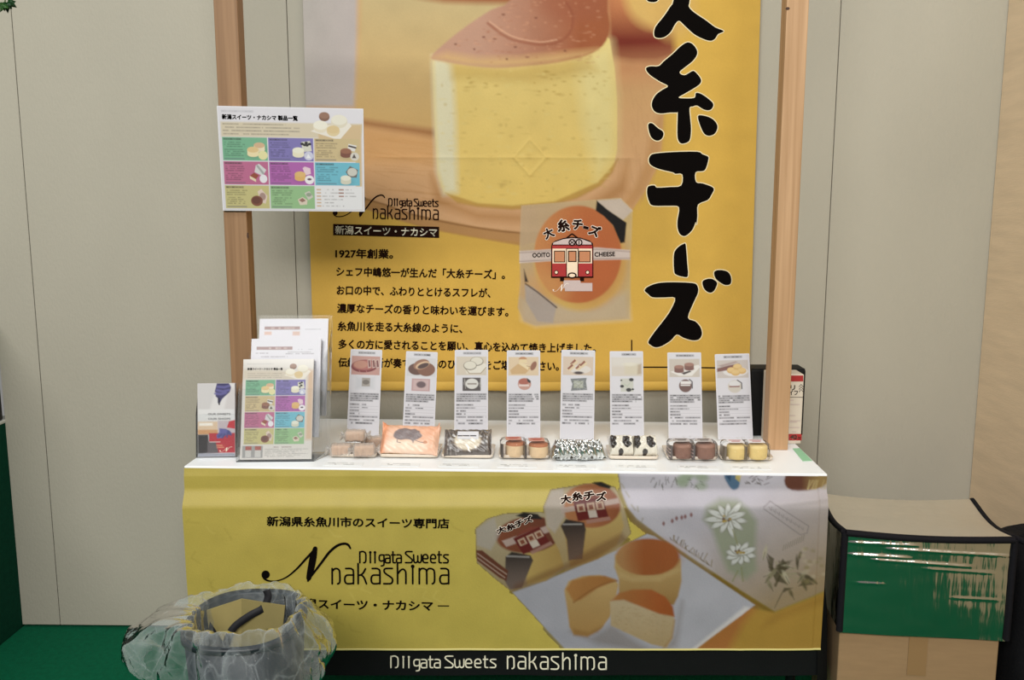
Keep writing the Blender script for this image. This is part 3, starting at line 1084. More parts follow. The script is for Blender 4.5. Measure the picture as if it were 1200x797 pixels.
R(300, 515, 400, 560, GR, l0)
R(308, 530, 468, 578, GR, l0 + 0.0003)
ink.text('OOITO', zr(119, 368), zr(222, 365), 5.4, D, l0, 0.03)
ink.text('CHEESE', zr(480, 364), zr(600, 361), 5.4, D, l0, 0.03)
for ch, x, y, rot, sz in (('大', 213, 240, -24, 62), ('糸', 298, 195, -9, 74), ('チ', 382, 190, 4, 62), ('ー', 430, 208, 16, 34), ('ズ', 482, 226, 22, 66)):
    c = np.array(zr(x, y))
    d = np.array([math.cos(math.radians(rot)), math.sin(math.radians(rot))]) * sz / 2 / 4.98
    hh = sz / 4.98 if ch != 'ー' else 3.4
    ink.text(ch, c - d * 1.10, c + d * 1.10, hh * 1.12, WH, l0 + 0.0003, 0.095)
    ink.text(ch, c - d, c + d, hh, D, l0 + 0.0007, 0.05)
fs = affine(48, 205, 572, 436, *zr(236, 530), *zr(330, 580))
logo_swash(ink, fs, 0.035, WH, l0 + 0.0007)
ink.build('package_print', ban_place, [INK_BROWN, INK_RED, INK_CREAM, INK_TAN, mat('white_outline_ink', (240, 226, 212), 0.6), INK_GREY], root)

# ================================================================== FRONT BANNER OF THE TABLE
FN = E2                                    # into the table


def wr_noise(x, y):
    return (0.5 * np.sin(x * 0.045 + 2.2 * np.sin(y * 0.03)) + 0.35 * np.sin(x * 0.11 + y * 0.06) + 0.25 * np.sin(x * 0.02 - y * 0.12 + 1.3))


def fb_disp(x, y):
    t = np.clip((y - 570) / 23.0, 0, 1)
    bulge = 0.023 * t * t * (3 - 2 * t)
    lip = 0.004 * np.clip((y - 549) / 8.0, 0, 1)
    sag = -0.006 * np.clip((y - 640) / 110.0, 0, 1)
    wr = 0.0011 * wr_noise(x, y) * np.clip((y - 552) / 10, 0, 1)
    fv = sum(0.0011 * np.exp(-((x - c - (y - 650) * 0.004) / 3.0) ** 2) for c in (487, 585, 774, 866)) * np.clip((y - 610) / 60, 0, 1)
    hem = -0.002 * np.clip((x - (951.5 - (y - 690) * 0.045)) / 1.5, 0, 1)
    cr = 0.004 * np.exp(-((y - (587 - (x - 900) * 0.10)) / 4.0) ** 2) * np.clip((x - 880) / 60, 0, 1)
    return 0.004 + lip + bulge + sag + wr + fv + hem + cr


def fb_place(x, y, lift=0.0):
    x, y = np.asarray(x, float), np.asarray(y, float)
    P = on_plane(x, y, TFL, FN)
    return P - FN * (fb_disp(x, y) + lift)[..., None]


def fb_l(y):
    return 216.3 + (y - 547) * 0.0565


def fb_r(y):
    return 968.8 - (y - 556) * 0.0500


def fb_top(x):
    return 548.0 + (x - 216) * 0.0124


FY = (176, 158, 74)
cv = Canvas(212, 545, 972, 759, 1.0, FY)
for k in range(26):
    xx, yy = random.uniform(225, 560), random.uniform(600, 745)
    cv.line([(xx, yy), (xx + random.uniform(-6, 6), yy + random.uniform(3, 8)), (xx + random.uniform(4, 16), yy + random.uniform(4, 14))], 1.0, (150, 134, 58) if k % 2 else (194, 176, 92), 1.2, 0.5)
# tablecloth with drawn flowers
cloth = [(722, 540), (980, 540), (980, 680), (962, 688), (905, 712), (870, 690), (825, 660), (780, 630), (745, 604), (735, 592), (728, 575)]
cv.poly(cloth, mixc((204, 198, 198), (176, 152, 112), lambda x, y: (x - 800) / 260 + (y - 620) / 140), 1.2)
cv.poly([(735, 592), (745, 604), (780, 630), (825, 660), (870, 690), (905, 712), (902, 715), (865, 694), (820, 664), (774, 634), (738, 606), (728, 590)], (150, 118, 40), 1.2, 0.85)
cv.poly([(742, 608), (790, 640), (850, 684), (905, 716), (890, 720), (830, 690), (780, 650)], (176, 138, 58), 4, 0.5)
cv.poly([(745, 604), (790, 636), (830, 662), (826, 640), (786, 606), (740, 570), (730, 575)], (222, 216, 216), 8, 0.4)
# bottom right: table corner colours
cv.poly([(805, 759), (870, 706), (905, 713), (980, 682), (980, 770), (805, 770)], (180, 146, 66), 1.5)
cv.poly([(800, 764), (872, 706), (884, 706), (868, 726), (850, 762)], (172, 112, 60), 6, 0.9)
cv.poly([(905, 714), (980, 684), (980, 694), (912, 722), (890, 730)], (158, 120, 52), 5, 0.5)
# paper sheet
cv.poly([(601, 689), (640, 675), (700, 649), (757, 621), (766, 624), (800, 648), (882, 704), (874, 710), (806, 762), (668, 762), (640, 732)], mixc((204, 206, 216), (216, 218, 228), lambda x, y: (x - 620) / 160), 1.0)
cv.poly([(640, 732), (700, 742), (780, 757), (800, 762), (668, 762)], (196, 198, 210), 4, 0.5)


def wrapped_cake(P, lid, side, dark):
    pass


# left package
cv.poly([(559, 615), (572, 604), (592, 598), (634, 596), (650, 602), (664, 628), (664, 660), (640, 676), (600, 688), (580, 672), (560, 654)], mixc((208, 196, 160), (190, 170, 130), lambda x, y: (y - 600) / 80), 1.0, 0.95)
cv.poly([(614, 645), (640, 634), (662, 628), (663, 658), (640, 675), (618, 680)], mixc((220, 190, 112), (196, 160, 90), lambda x, y: (x - 620) / 50), 1.4)
cv.ell(620, 622, 38, 21, mixc((150, 84, 54), (118, 58, 42), lambda x, y: (x - 590) / 70), 1.2, 1, -0.1)
cv.poly([(559, 616), (580, 602), (586, 622), (576, 640), (560, 634)], (206, 200, 188), 1.5, 0.7)
cv.poly([(593, 648), (600, 642), (622, 646), (625, 652), (612, 684), (598, 686), (592, 676)], mixc((62, 50, 46), (134, 116, 106), lambda x, y: (y - 645) / 34), 0.9)
cv.line([(595, 647), (620, 648)], 1.4, (214, 210, 206), 1, 0.8)
cv.poly([(605, 600), (614, 596), (630, 598), (636, 604), (620, 604)], (40, 30, 28), 0.9)
cv.poly([(559, 640), (566, 640), (596, 664), (594, 676), (586, 672), (560, 652)], (120, 66, 44), 0.9)
cv.line([(561, 644), (594, 668)], 1.0, (226, 200, 180), 0.8, 0.8)
cv.line([(561, 649), (592, 672)], 1.0, (226, 200, 180), 0.8, 0.8)
cv.poly([(589, 629), (660, 605), (663, 612), (594, 636)], (226, 206, 194), 0.8, 0.8)
# right package
cv.poly([(637, 590), (646, 573), (690, 566), (720, 570), (730, 590), (738, 620), (722, 640), (690, 654), (662, 664), (655, 640), (640, 612)], mixc((214, 198, 160), (196, 172, 120), lambda x, y: (y - 575) / 80), 1.0, 0.95)
cv.poly([(660, 612), (690, 606), (726, 595), (730, 612), (722, 634), (700, 650), (668, 660)], mixc((222, 194, 120), (190, 150, 84), lambda x, y: (y - 600) / 55), 1.6)
cv.ell(692, 590, 34, 24, mixc((206, 140, 90), (170, 96, 58), lambda x, y: (x - 665) / 60), 1.2)
cv.poly([(638, 590), (646, 574), (660, 571), (662, 600), (650, 620), (641, 612)], (218, 208, 196), 1.5, 0.75)
cv.poly([(657, 612), (663, 604), (684, 608), (686, 616), (682, 650), (666, 652), (664, 628)], mixc((58, 44, 42), (126, 100, 84), lambda x, y: (y - 608) / 40), 0.9)
cv.line([(660, 610), (681, 610)], 1.4, (210, 206, 202), 1, 0.8)
cv.poly([(694, 565), (704, 564), (716, 569), (714, 572), (702, 569)], (40, 30, 28), 0.9)
cv.poly([(657, 591), (724, 581), (725, 586), (658, 597)], (226, 206, 194), 0.8, 0.85)
cv.poly([(600, 689), (640, 674), (700, 648), (735, 628), (728, 620), (700, 634), (664, 655), (640, 664), (604, 680)], (128, 82, 48), 3, 0.55)
# the little trains on both packages
for (cx, cy, a, k) in ((622, 627, -0.42, 1.0), (691, 591, -0.12, 1.05)):
    def tr(x, y):
        return (cx + k * (x * math.cos(a) - y * math.sin(a)), cy + k * (x * math.sin(a) + y * math.cos(a)))
    cv.poly([tr(-18, -9), tr(15, -9), tr(19, 12), tr(-15, 13)], (120, 30, 28), 0.8)
    for wx in (-10, 1, 11):
        cv.poly([tr(wx - 4.5, -5), tr(wx + 4, -5), tr(wx + 4.6, 3), tr(wx - 4, 3)], (226, 196, 168), 0.7)
        cv.poly([tr(wx - 2.5, -3.2), tr(wx + 2.2, -3.2), tr(wx + 2.6, 1.8), tr(wx - 2.2, 1.8)], (150, 84, 60), 0.6)
    cv.poly([tr(-3, 3), tr(6, 3), tr(7, 11), tr(-2, 11)], (236, 222, 206), 0.7)
    cv.poly([tr(-6, 13), tr(20, 12), tr(21, 16), tr(-6, 17)], (196, 150, 136), 0.8, 0.8)
    cv.poly([tr(-6, -13), tr(6, -13), tr(15, -9), tr(-16, -9)], (150, 74, 56), 0.7)
# cakes on the paper
cv.poly([(668, 735), (692, 742), (716, 726), (760, 756), (776, 756), (790, 738), (798, 700), (792, 752), (770, 764), (700, 750)], (150, 136, 124), 5, 0.55)
cv.poly([(720, 645), (719, 660), (724, 672), (724, 690), (730, 704), (788, 704), (793, 694), (797, 676), (796, 650)], mixc((222, 190, 126), (190, 150, 88), lambda x, y: (y - 655) / 45), 1.4)
cv.ell(757.5, 648, 37, 21.5, mixc((204, 154, 98), (186, 108, 54), lambda x, y: (x - 728) / 26), 1.2)
cv.ell(766, 646, 26, 16, (190, 106, 52), 8, 0.6)
cv.poly([(722, 664), (740, 671), (772, 670), (794, 660), (795, 664), (772, 676), (740, 677), (724, 672)], (226, 196, 134), 2, 0.7)
cv.poly([(661, 687), (666, 676), (682, 670), (702, 669), (720, 674), (724, 680), (720, 700), (714, 718), (704, 732), (688, 741), (672, 739), (667, 730), (664, 706)], mixc((224, 190, 126), (206, 164, 98), lambda x, y: (y - 680) / 55), 1.3)
cv.poly([(663, 685), (670, 675), (690, 670), (708, 670), (722, 675), (700, 684), (680, 698), (672, 700)], mixc((206, 148, 82), (192, 130, 66), lambda x, y: (x - 670) / 50), 1.6)
cv.line([(672, 701), (690, 688), (708, 679), (722, 676)], 1.2, (160, 104, 50), 1.2, 0.8, 4)
cv.poly([(672, 732), (690, 736), (706, 728), (700, 736), (688, 742), (672, 740)], (176, 130, 72), 2, 0.6)
cv.poly([(714, 700), (722, 692), (734, 697), (760, 706), (788, 716), (789, 724), (786, 744), (780, 754), (762, 750), (736, 738), (715, 728)], mixc((226, 206, 166), (212, 186, 136), lambda x, y: (y - 702) / 50), 1.2)
cv.poly([(715, 699), (724, 690), (740, 686), (762, 686), (778, 694), (787, 706), (789, 718), (770, 714), (745, 704), (730, 698)], mixc((198, 136, 74), (196, 108, 50), lambda x, y: (x - 720) / 50), 1.4)
cv.line([(776, 755), (786, 742), (789, 722)], 2.2, (196, 160, 108), 1.5, 0.7)
for k in range(120):
    x, y = random.uniform(718, 784), random.uniform(706, 750)
    if y < 700 + (x - 715) * 0.25 or y > 730 + (x - 715) * 0.32:
        continue
    cv.ell(x, y, random.uniform(0.6, 1.6), 0.7, (196, 170, 120), 0.8, 0.35)
# drawn flowers
cv.poly([(826, 590), (842, 582), (862, 583), (874, 592), (884, 606), (882, 640), (884, 664), (872, 674), (850, 664), (840, 640), (832, 616), (822, 604)], (158, 164, 132), 4, 0.9)
for (fx, fy, pr, n0) in ((850, 603, 22, 11), (864, 644, 16, 10)):
    for k in range(n0):
        a = 2 * math.pi * k / n0 + 0.2
        rr = pr * random.uniform(0.8, 1.15)
        ex, ey = fx + rr * math.cos(a) * 1.1, fy + rr * math.sin(a) * 0.85
        mx_, my_ = (fx + ex) / 2, (fy + ey) / 2
        ra = math.atan2(ey - fy, ex - fx)
        ln = math.hypot(ex - fx, ey - fy) / 2
        cv.ell(mx_, my_, ln + 1.2, 4.2, (118, 114, 88), 0.8, 0.9, ra)
        cv.ell(mx_, my_, ln + 0.3, 3.3, (228, 228, 214), 0.9, 1.0, ra)
        cv.line([(fx + 4 * math.cos(a), fy + 3 * math.sin(a)), (mx_, my_)], 0.6, (150, 146, 118), 0.7, 0.7)
    for k in range(9):
        cv.ell(fx + random.uniform(-5, 5), fy + random.uniform(-4, 4), 1.5, 1.2, (110, 72, 44) if k % 2 else (190, 160, 70), 0.8, 0.9)
for (a, bb) in (((856, 616), (862, 634)), ((866, 660), (868, 676)), ((862, 664), (856, 676))):
    cv.line([a, bb], 1.2, (150, 150, 100), 1)
for k in range(8):
    a = random.uniform(0, 6.28)
    cv.ell(812 + 13 * math.cos(a), 563 + 8 * math.sin(a), 7, 5, (160, 172, 142), 2.0, 0.75)
for k in range(9):
    xx, yy = 800 + random.uniform(0, 26), 556 + random.uniform(0, 16)
    cv.line([(xx, yy), (xx + random.uniform(-6, 6), yy + random.uniform(-4, 5))], 0.7, (90, 100, 70), 0.7, 0.7)
for k in range(16):
    xx, yy = 764 + random.uniform(0, 28), 556 + random.uniform(0, 12)
    cv.line([(xx, yy), (xx + random.uniform(-3, 3), yy + random.uniform(2, 7))], 0.8, (110, 108, 96), 0.7, 0.8)
cv.poly([(848, 556), (858, 554), (866, 558), (865, 570), (858, 573), (852, 566)], (52, 100, 128), 1.2, 0.9, 3)
cv.poly([(850, 557), (856, 556), (855, 563)], (30, 60, 90), 1, 0.8)
cv.poly([(862, 552), (868, 556), (866, 564), (861, 560)], (214, 190, 96), 1, 0.8)
for k in range(18):
    xx, yy = 870 + random.uniform(0, 30), 558 + random.uniform(-3, 9)
    cv.line([(xx, yy), (xx + random.uniform(2, 7), yy + random.uniform(-4, 4))], 0.8, (96, 88, 78), 0.7, 0.8)
cv.poly([(918, 562), (922, 553), (930, 548), (966, 548), (968, 566), (955, 572), (934, 574), (922, 571)], mixc((104, 58, 40), (160, 130, 76), lambda x, y: (x - 938) / 20), 1.2, 1, 2)
for k in range(12):
    xx = random.uniform(942, 966)
    cv.line([(xx, 572), (xx + random.uniform(2, 6), 562)], 0.8, (202, 180, 120), 0.8, 0.7)
cv.line([(892, 590), (900, 584), (944, 612), (942, 620), (934, 622), (892, 592)], 0.9, (140, 130, 124), 0.8, 0.8)
for k in range(9):
    xx = 898 + k * 4.6
    cv.line([(xx, 590 + k * 2.9), (xx + 2.6, 594 + k * 2.8), (xx + 3, 590 + k * 3)], 0.8, (140, 130, 124), 0.7, 0.7)
for (x, y) in [(776, 609), (786, 606), (791, 603), (797, 602), (801, 601), (808, 599)]:
    cv.ell(x, y, 1.6, 2.4, (134, 70, 60), 0.8, 0.85)
for (x, y) in [(733, 575), (739, 588), (728, 566), (746, 590), (752, 603)]:
    cv.line([(x, y), (x + random.uniform(-5, 5), y + 5)], 1.2, (160, 150, 110), 1.2, 0.7)
for k in range(26):
    t = k / 26
    x, y = 785 + t * 48, 628 + t * 32
    cv.line([(x, y), (x + random.uniform(-4, 5), y - random.uniform(2, 9))], 1.0, (134, 112, 50) if k % 3 else (90, 70, 30), 0.8, 0.75)
for k in range(15):
    a = random.uniform(0, 6.28)
    cv.line([(912, 668), (912 + 22 * math.cos(a) * random.uniform(.5, 1), 668 + 15 * math.sin(a))], 1.6, (96, 84, 52) if k % 2 else (170, 160, 120), 1.2, 0.75)
for p in ([(895, 646), (898, 660), (906, 676), (920, 680), (912, 670), (903, 660)], [(914, 650), (922, 660), (912, 668), (905, 662)], [(932, 682), (942, 672), (950, 680)], [(916, 684), (908, 700), (905, 708), (914, 690), (926, 684)], [(896, 644), (904, 650), (902, 664)]):
    cv.poly(p, (84, 74, 46), 1.0, 0.85)
for k in range(16):
    x, y = random.uniform(892, 958), random.uniform(642, 690)
    if y > 694 - (x - 905) * 0.12:
        continue
    a = random.uniform(0, 3.1)
    cv.ell(x, y, random.uniform(4, 9), random.uniform(1.4, 2.6), random.choice([(112, 100, 62), (86, 76, 48), (150, 140, 104), (206, 196, 160)]), 0.9, 0.8, a)
    cv.line([(x, y), (x + 9 * math.cos(a), y + 9 * math.sin(a))], 0.7, (70, 60, 40), 0.7, 0.7)
for k in range(22):
    x, y = random.uniform(935, 962), random.uniform(634, 682)
    cv.ell(x, y, 2.6, 1.8, (150, 136, 84) if k % 2 else (206, 192, 156), 1.4, 0.5)
for k in range(10):
    x = 914 + k * 2.6
    cv.line([(x, 640 - k * 1.2), (x + 1.4, 634 - k * 1.3)], 0.8, (130, 120, 96), 0.7, 0.7)
photo = (np.abs(cv.C - lin(FY)).sum(-1) > 0.035) & (cv.X > 552) & ~((cv.X < 600) & (cv.Y > 690))
cv.C[photo] *= np.array([0.47, 0.45, 0.46])
cv.mul(cloth, (1.22, 1.28, 1.42), 2)
cv.mul([(805, 759), (870, 706), (905, 713), (980, 682), (980, 770), (805, 770)], (1.5, 1.45, 1.3), 2)
cv.mul([(722, 540), (980, 540), (980, 596), (730, 596)], 1.22, 8)  # top-lit strip: its extra brightness is painted into the print colours
cv.grain(0.012)
cv.grain(0.02, None, 12)

root = empty('table_banner', tuple(TFL + E1 * 0.9 - np.array([0, 0, T - 0.1])), 'yellow printed banner with black lower band, hung along the table front', 'banner')
cv.mesh('printed_panel', lambda x, y: fb_place(np.clip(x, fb_l(y), fb_r(y)), np.clip(y, fb_top(x), 756.3)), print_mat('satin_banner_fabric', 0.5, weave=0.10, spec=0.4), root, gain=0.97,
        keep=lambda x, y: (x >= fb_l(y) - 1) & (x <= fb_r(y) + 1) & (y >= fb_top(x) - 1) & (y <= 757.2))
b = MB()
xs = np.linspace(fb_l(756), fb_r(756), 110)
b.grid(np.array([[tuple(fb_place(x, y, l)) for y, l in ((755.0, 0.0005), (755.6, 0.002), (756.8, 0.0022), (757.4, 0.0))] for x in xs]))
b.build('hem', mat('pale_yellow_hem', (205, 192, 120), 0.6), root)


def bb_place(x, y, lift=0.0):
    x, y = np.asarray(x, float), np.asarray(y, float)
    P = on_plane(x, y, TFL, FN)
    return P - FN * (0.010 + 0.0015 * np.sin(x * 0.03) + lift)[..., None]


b = MB()
xs = np.linspace(fb_l(756) - 2, 957.5, 100)
b.grid(np.array([[tuple(bb_place(x, y)) for y in (748, 756, 766, 778, 789.5 + 0.3 * math.sin(x * 0.05))] for x in xs]))
band = b.build('black_band', mat('black_banner_fabric', (12, 13, 14), 0.7, noise_amt=0.1, bump=0.1, bump_scale=200, spec=0.2), root)
# black backing cloth at the table's right end
sq = []
for y in np.linspace(640, 800, 14):
    row = []
    t = (y - 640) / 160.0
    p0 = np.asarray(fb_place(fb_r(y) - 3.0, y)) + FN * 0.006
    for k, d in enumerate(np.linspace(0, 0.16, 8)):
        row.append(p0 + E1 * ((0.016 + 0.034 * t) * min(1.0, d / 0.03) + 0.003 * math.sin(d * 60 + y * 0.05)) + E2 * d)
    sq.append(row)
b = MB()
b.grid(np.array(sq))
b.build('side_cloth', mat('black_banner_fabric', (12, 13, 14), 0.7), root)


def band_letters():
    # measured on the strip: 4.286 drawing units per photo pixel from (440, 750)
    f_big = affine(460, 353, 1140, 445, 440 + 663 / 4.286, 750 + 72 / 4.286, 440 + 1160 / 4.286, 750 + 135 / 4.286, 0.004)
    ink = Ink()
    logo_letters(ink, f_big, 1.7, 0, 0.0010, (1, 0))
    ink.build('band_lettering', bb_place, [INK_WHITE], root)
    ink = Ink()
    f_small = affine(621, 256, 1148, 322, 440 + 80 / 4.286, 750 + 70 / 4.286, 440 + 620 / 4.286, 750 + 128 / 4.286, 0.004)
    logo_letters(ink, f_small, 1.7, 0, 0.0010, (0, 1))
    ink.build('band_lettering', bb_place, [INK_WHITE], root)


band_letters()

ink = Ink()
fd = lambda x, y: (300 + x / 5.0, 590 + y / 5.0)
logo_letters(ink, fd, 2.1, 0, 0.0012)
logo_swash(ink, fd, 0.2, 0, 0.0012)
ink.build('logo_print', fb_place, [INK_BLACK], root)
ink = Ink()
ink.text('新潟県糸魚川市のスイーツ専門店', fd(84, 81), fd(1140, 95), 12.0, 0, 0.0012, 0.03)
ink.build('heading_print', fb_place, [INK_BLACK], root)
ink = Ink()
ink.text('新潟スイーツ・ナカシマ', fd(222, 560), fd(1045, 575), 12.6, 0, 0.0012, 0.03)
ink.stroke([fd(x, 575) for x in range(1072, 1142, 6)], 1.3, 0, 0.0012, cap=False)
ink.stroke([fd(x, 559) for x in range(120, 196, 6)], 1.3, 0, 0.0012, cap=False)
ink.build('shop_name_print', fb_place, [INK_BLACK], root)
for (x0, y0, a, sz, seq) in ((588, 616, -22, 11.5, [(0, 0), (11, -3.4), (21, -7.6), (31, -11.5)]), (663, 582, -7, 13.0, [(0, 0), (13, -3), (27, -3.6), (41, -2.6)])):
    ink = Ink()
    for ch, (dx, dy) in zip('大糸チズ' if a == 0 else ('大', '糸', 'チ', 'ズ'), seq):
        c = np.array([x0 + dx, y0 + dy])
        d = np.array([math.cos(math.radians(a)), math.sin(math.radians(a))]) * sz / 2
        ink.text(ch, c - d * 1.12, c + d * 1.12, sz * 0.78, 1, 0.0014, 0.10)
        ink.text(ch, c - d, c + d, sz * 0.68, 0, 0.0020, 0.05)
    ink.build('package_lettering', fb_place, [INK_BROWN, MATS['white_outline_ink']], root)

# ================================================================== THINGS ON THE TABLE
paper_m = mat('white_paper', (206, 204, 208), 0.6)
acrylic_m = clear_mat('clear_acrylic', (0.992, 0.996, 0.996), 0.012, 0.03, edge=0.30, white=(0.9, 0.93, 0.95), ior=1.16)
film_m = clear_mat('clear_film', (0.985, 0.98, 0.975), 0.02, 0.06, 0.5, 60.0, edge=0.14, white=(0.9, 0.88, 0.86), ior=1.13)
frost_m = clear_mat('frosted_paper', (1, 1, 1), 0.30, 0.35, 0.3, 40.0, edge=0.5, white=(0.94, 0.90, 0.85), ior=1.2)
gloss_print = print_mat('laminated_print', 0.45, coat=0.5, spec=0.4)


def quad_place(c, y):
    """art square (0..1, 0..1) -> the vertical plane at depth y, corners given as photo points TL, TR, BR, BL"""
    c = [on_y(p[0], p[1], y) for p in c]

    def f(u, v, lift=0.0):
        u, v = np.asarray(u, float)[..., None], np.asarray(v, float)[..., None]
        P = (c[0] * (1 - u) + c[1] * u) * (1 - v) + (c[3] * (1 - u) + c[2] * u) * v
        return P - np.array([0, 1.0, 0]) * np.asarray(lift)[..., None] if np.ndim(lift) else P - np.array([0, lift, 0])
    return f


def sheet_place(bl, br, w_px, yt, lean, h):
    pass


class Sheet:
    """a flat sheet leaning back: bottom centre point B, width, height, lean (rad from vertical), roll, yaw"""

    def __init__(self, B, w, h, lean, roll=0.0, yaw=0.0):
        M = Matrix.Rotation(yaw, 3, 'Z') @ Matrix.Rotation(-lean, 3, 'X') @ Matrix.Rotation(roll, 3, 'Y')
        self.ex, self.ez = np.array(M @ Vector((1, 0, 0))), np.array(M @ Vector((0, 0, 1)))
        self.n = np.array(M @ Vector((0, -1, 0)))
        self.B, self.w, self.h = np.asarray(B, float), w, h
        self.M = M

    def __call__(self, u, v, lift=0.0):
        """u 0..1 from the left, v 0..1 from the top"""
        u, v = np.asarray(u, float)[..., None], np.asarray(v, float)[..., None]
        return self.B + self.ex * (u - 0.5) * self.w + self.ez * (1 - v) * self.h + self.n * lift

    def slab(self, t, u0=0.0, v0=0.0, u1=1.0, v1=1.0, lift=0.0, r=0.0):
        if r:
            pts = []
            ru, rv = r / self.w, r / self.h
            for (cu, cvv, a0) in ((u1 - ru, v1 - rv, 0), (u0 + ru, v1 - rv, 90), (u0 + ru, v0 + rv, 180), (u1 - ru, v0 + rv, 270)):
                for a in np.linspace(a0, a0 + 90, 5):
                    pts.append(self(cu + ru * math.cos(math.radians(a)), cvv + rv * math.sin(math.radians(a)), lift))
        else:
            pts = [self(u0, v0, lift), self(u1, v0, lift), self(u1, v1, lift), self(u0, v1, lift)]
        b = MB()
        b.prism(pts, -self.n * t)
        return b


def art_cell(cv, x, y, w, h, bg, kind, k=1.0):
    """one product box of the catalogue sheet"""
    cv.rect(x, y, x + w, y + h, bg, 0.6)
    dk = tuple(int(c * 0.42) for c in bg)
    cv.dashes(x + w * 0.03, x + w * 0.42, y + h * 0.08, h * 0.07, (36, 34, 36), 0.9, 0.05)
    for i in range(3):
        cv.dashes(x + w * 0.04, x + w * random.uniform(0.44, 0.52), y + h * (0.22 + i * 0.09), h * 0.045, dk, 0.65, 0.12)
    for i in range(4):
        cv.dashes(x + w * 0.04, x + w * random.uniform(0.3, 0.5), y + h * (0.53 + i * 0.085), h * 0.045, dk, 0.65, 0.15)
    cv.rect(x + w * 0.03, y + h * 0.89, x + w * 0.48, y + h * 0.96, (90, 92, 110), 0.5, 0.45)
    cx, cy = x + w * 0.76, y + h * 0.55
    s = h * 0.24

    def cyl(a, b, r, top, side):
        cv.ell(a + r * 0.15, b + r * 0.75, r * 1.05, r * 0.6, (60, 60, 60), r * 0.5, 0.35)
        cv.rect(a - r, b, a + r, b + r * 0.8, side, 0.6)
        cv.ell(a, b + r * 0.8, r, r * 0.45, side, 0.6)
        cv.ell(a, b, r, r * 0.5, top, 0.6)
    if kind == 0:
        cyl(cx + s * 0.5, cy - s * 0.9, s, (214, 178, 140), (238, 224, 190))
        cyl(cx - s * 0.7, cy - s * 0.1, s * 1.05, (226, 196, 140), (240, 222, 176))
        cv.ell(cx + s * 1.1, cy + s * 0.9, s * 0.85, s * 0.8, (232, 224, 168), 0.7)
    elif kind == 1:
        cv.poly([(cx - s * .2, cy - s * 1.6), (cx + s * 1.4, cy - s * 1.8), (cx + s * 1.7, cy), (cx, cy + s * .2)], (216, 214, 200), 0.7)
        for q in range(5):
            cv.ell(cx + s * random.uniform(-.1, 1.5), cy - s * random.uniform(0, 1.6), s * .32, s * .24, (30, 28, 28), 0.6)
        cyl(cx - s * 0.8, cy - s * .1, s * 1.05, (240, 236, 216), (236, 228, 200))
        cv.ell(cx + s * 1.1, cy + s * 0.9, s * 0.85, s * 0.8, (206, 206, 226), 0.7)
        cv.poly([(cx + s * 1.0, cy + s * .5), (cx + s * 1.5, cy + s * 1.3), (cx + s * .6, cy + s * 1.3)], (240, 240, 244), 0.6)
    elif kind == 2:
        cv.poly([(cx, cy - s * 1.4), (cx + s * 1.5, cy - s * 1.1), (cx + s * 1.1, cy), (cx - s * .2, cy - s * .3)], (228, 224, 220), 0.7)
        cv.line([(cx + s * .1, cy - s * 1.0), (cx + s * 1.3, cy - s * .7)], s * .3, (60, 44, 40), 0.6)
        cyl(cx - s * .5, cy - s * .1, s, (150, 96, 70), (122, 70, 52))
        cv.ell(cx + s * 1.1, cy + s * 0.9, s * 0.8, s * 0.75, (216, 210, 200), 0.7)
        cv.poly([(cx + s * 1.0, cy + s * .4), (cx + s * 1.4, cy + s * 1.2), (cx + s * .6, cy + s * 1.2)], (80, 70, 66), 0.6)
    elif kind == 3:
        cv.poly([(cx - s * .3, cy - s * 1.6), (cx + s * .3, cy - s * 1.9), (cx + s * 1.6, cy - s * .8), (cx + s * .9, cy + s * .3), (cx - s * .6, cy - s * .4)], (214, 214, 214), 0.7)
        cv.line([(cx, cy - s * 1.5), (cx + s, cy - s * .2)], s * .4, (150, 152, 150), 1, 0.8)
        cv.poly([(cx - s * 1.5, cy + s * .3), (cx - s * .7, cy - s * .3), (cx + s * .2, cy + s * .2), (cx - s * .4, cy + s * .9)], (150, 70, 44), 0.7)
        cv.poly([(cx - s * 1.5, cy + s * .3), (cx - s * .4, cy + s * .9), (cx - s * .4, cy + s * 1.4), (cx - s * 1.5, cy + s * .8)], (232, 216, 184), 0.7)
        cv.ell(cx + s * 1.0, cy + s * 0.8, s * 0.7, s * 0.75, (236, 232, 238), 0.7)
    elif kind == 4:
        cv.poly([(cx - s * .1, cy - s * 1.2), (cx + s * .3, cy - s * 1.5), (cx + s * 1.3, cy - s * 1.2), (cx + s * 1.4, cy - s * .2), (cx + s * .4, cy + s * .1)], (234, 206, 216), 0.7)
        cyl(cx - s * .6, cy - s * .1, s, (226, 184, 116), (224, 178, 104))
        cv.ell(cx + s * 1.1, cy + s * 0.9, s * 0.85, s * 0.8, (242, 236, 240), 0.7)
        cv.ell(cx + s * 1.1, cy + s * 0.8, s * 0.4, s * 0.2, (90, 60, 80), 0.6)
    elif kind == 5:
        cv.poly([(cx - s * .6, cy - s * .6), (cx + s * .2, cy - s * 1.7), (cx + s * 1.7, cy - s * 1.0), (cx + s * 1.4, cy + s * .4), (cx, cy + s * .4)], (104, 100, 96), 0.7)
        cv.ell(cx + s * .6, cy - s * .6, s * .9, s * .75, (206, 204, 194), 0.7)
        cyl(cx - s * .6, cy + s * .5, s * .95, (232, 230, 214), (214, 210, 190))
    elif kind == 6:
        cv.poly([(cx - s * .2, cy - s * 1.2), (cx + s * .5, cy - s * 1.7), (cx + s * 1.6, cy - s * .4), (cx + s * 1.2, cy + s * 1.0), (cx + s * .3, cy + s * .7)], (226, 204, 190), 0.7)
        cv.ell(cx + s * .7, cy - s * .3, s * .6, s * .7, (170, 140, 130), 0.8)
        cv.ell(cx - s * .4, cy + s * .5, s * 1.1, s * .95, (128, 74, 52), 0.7)
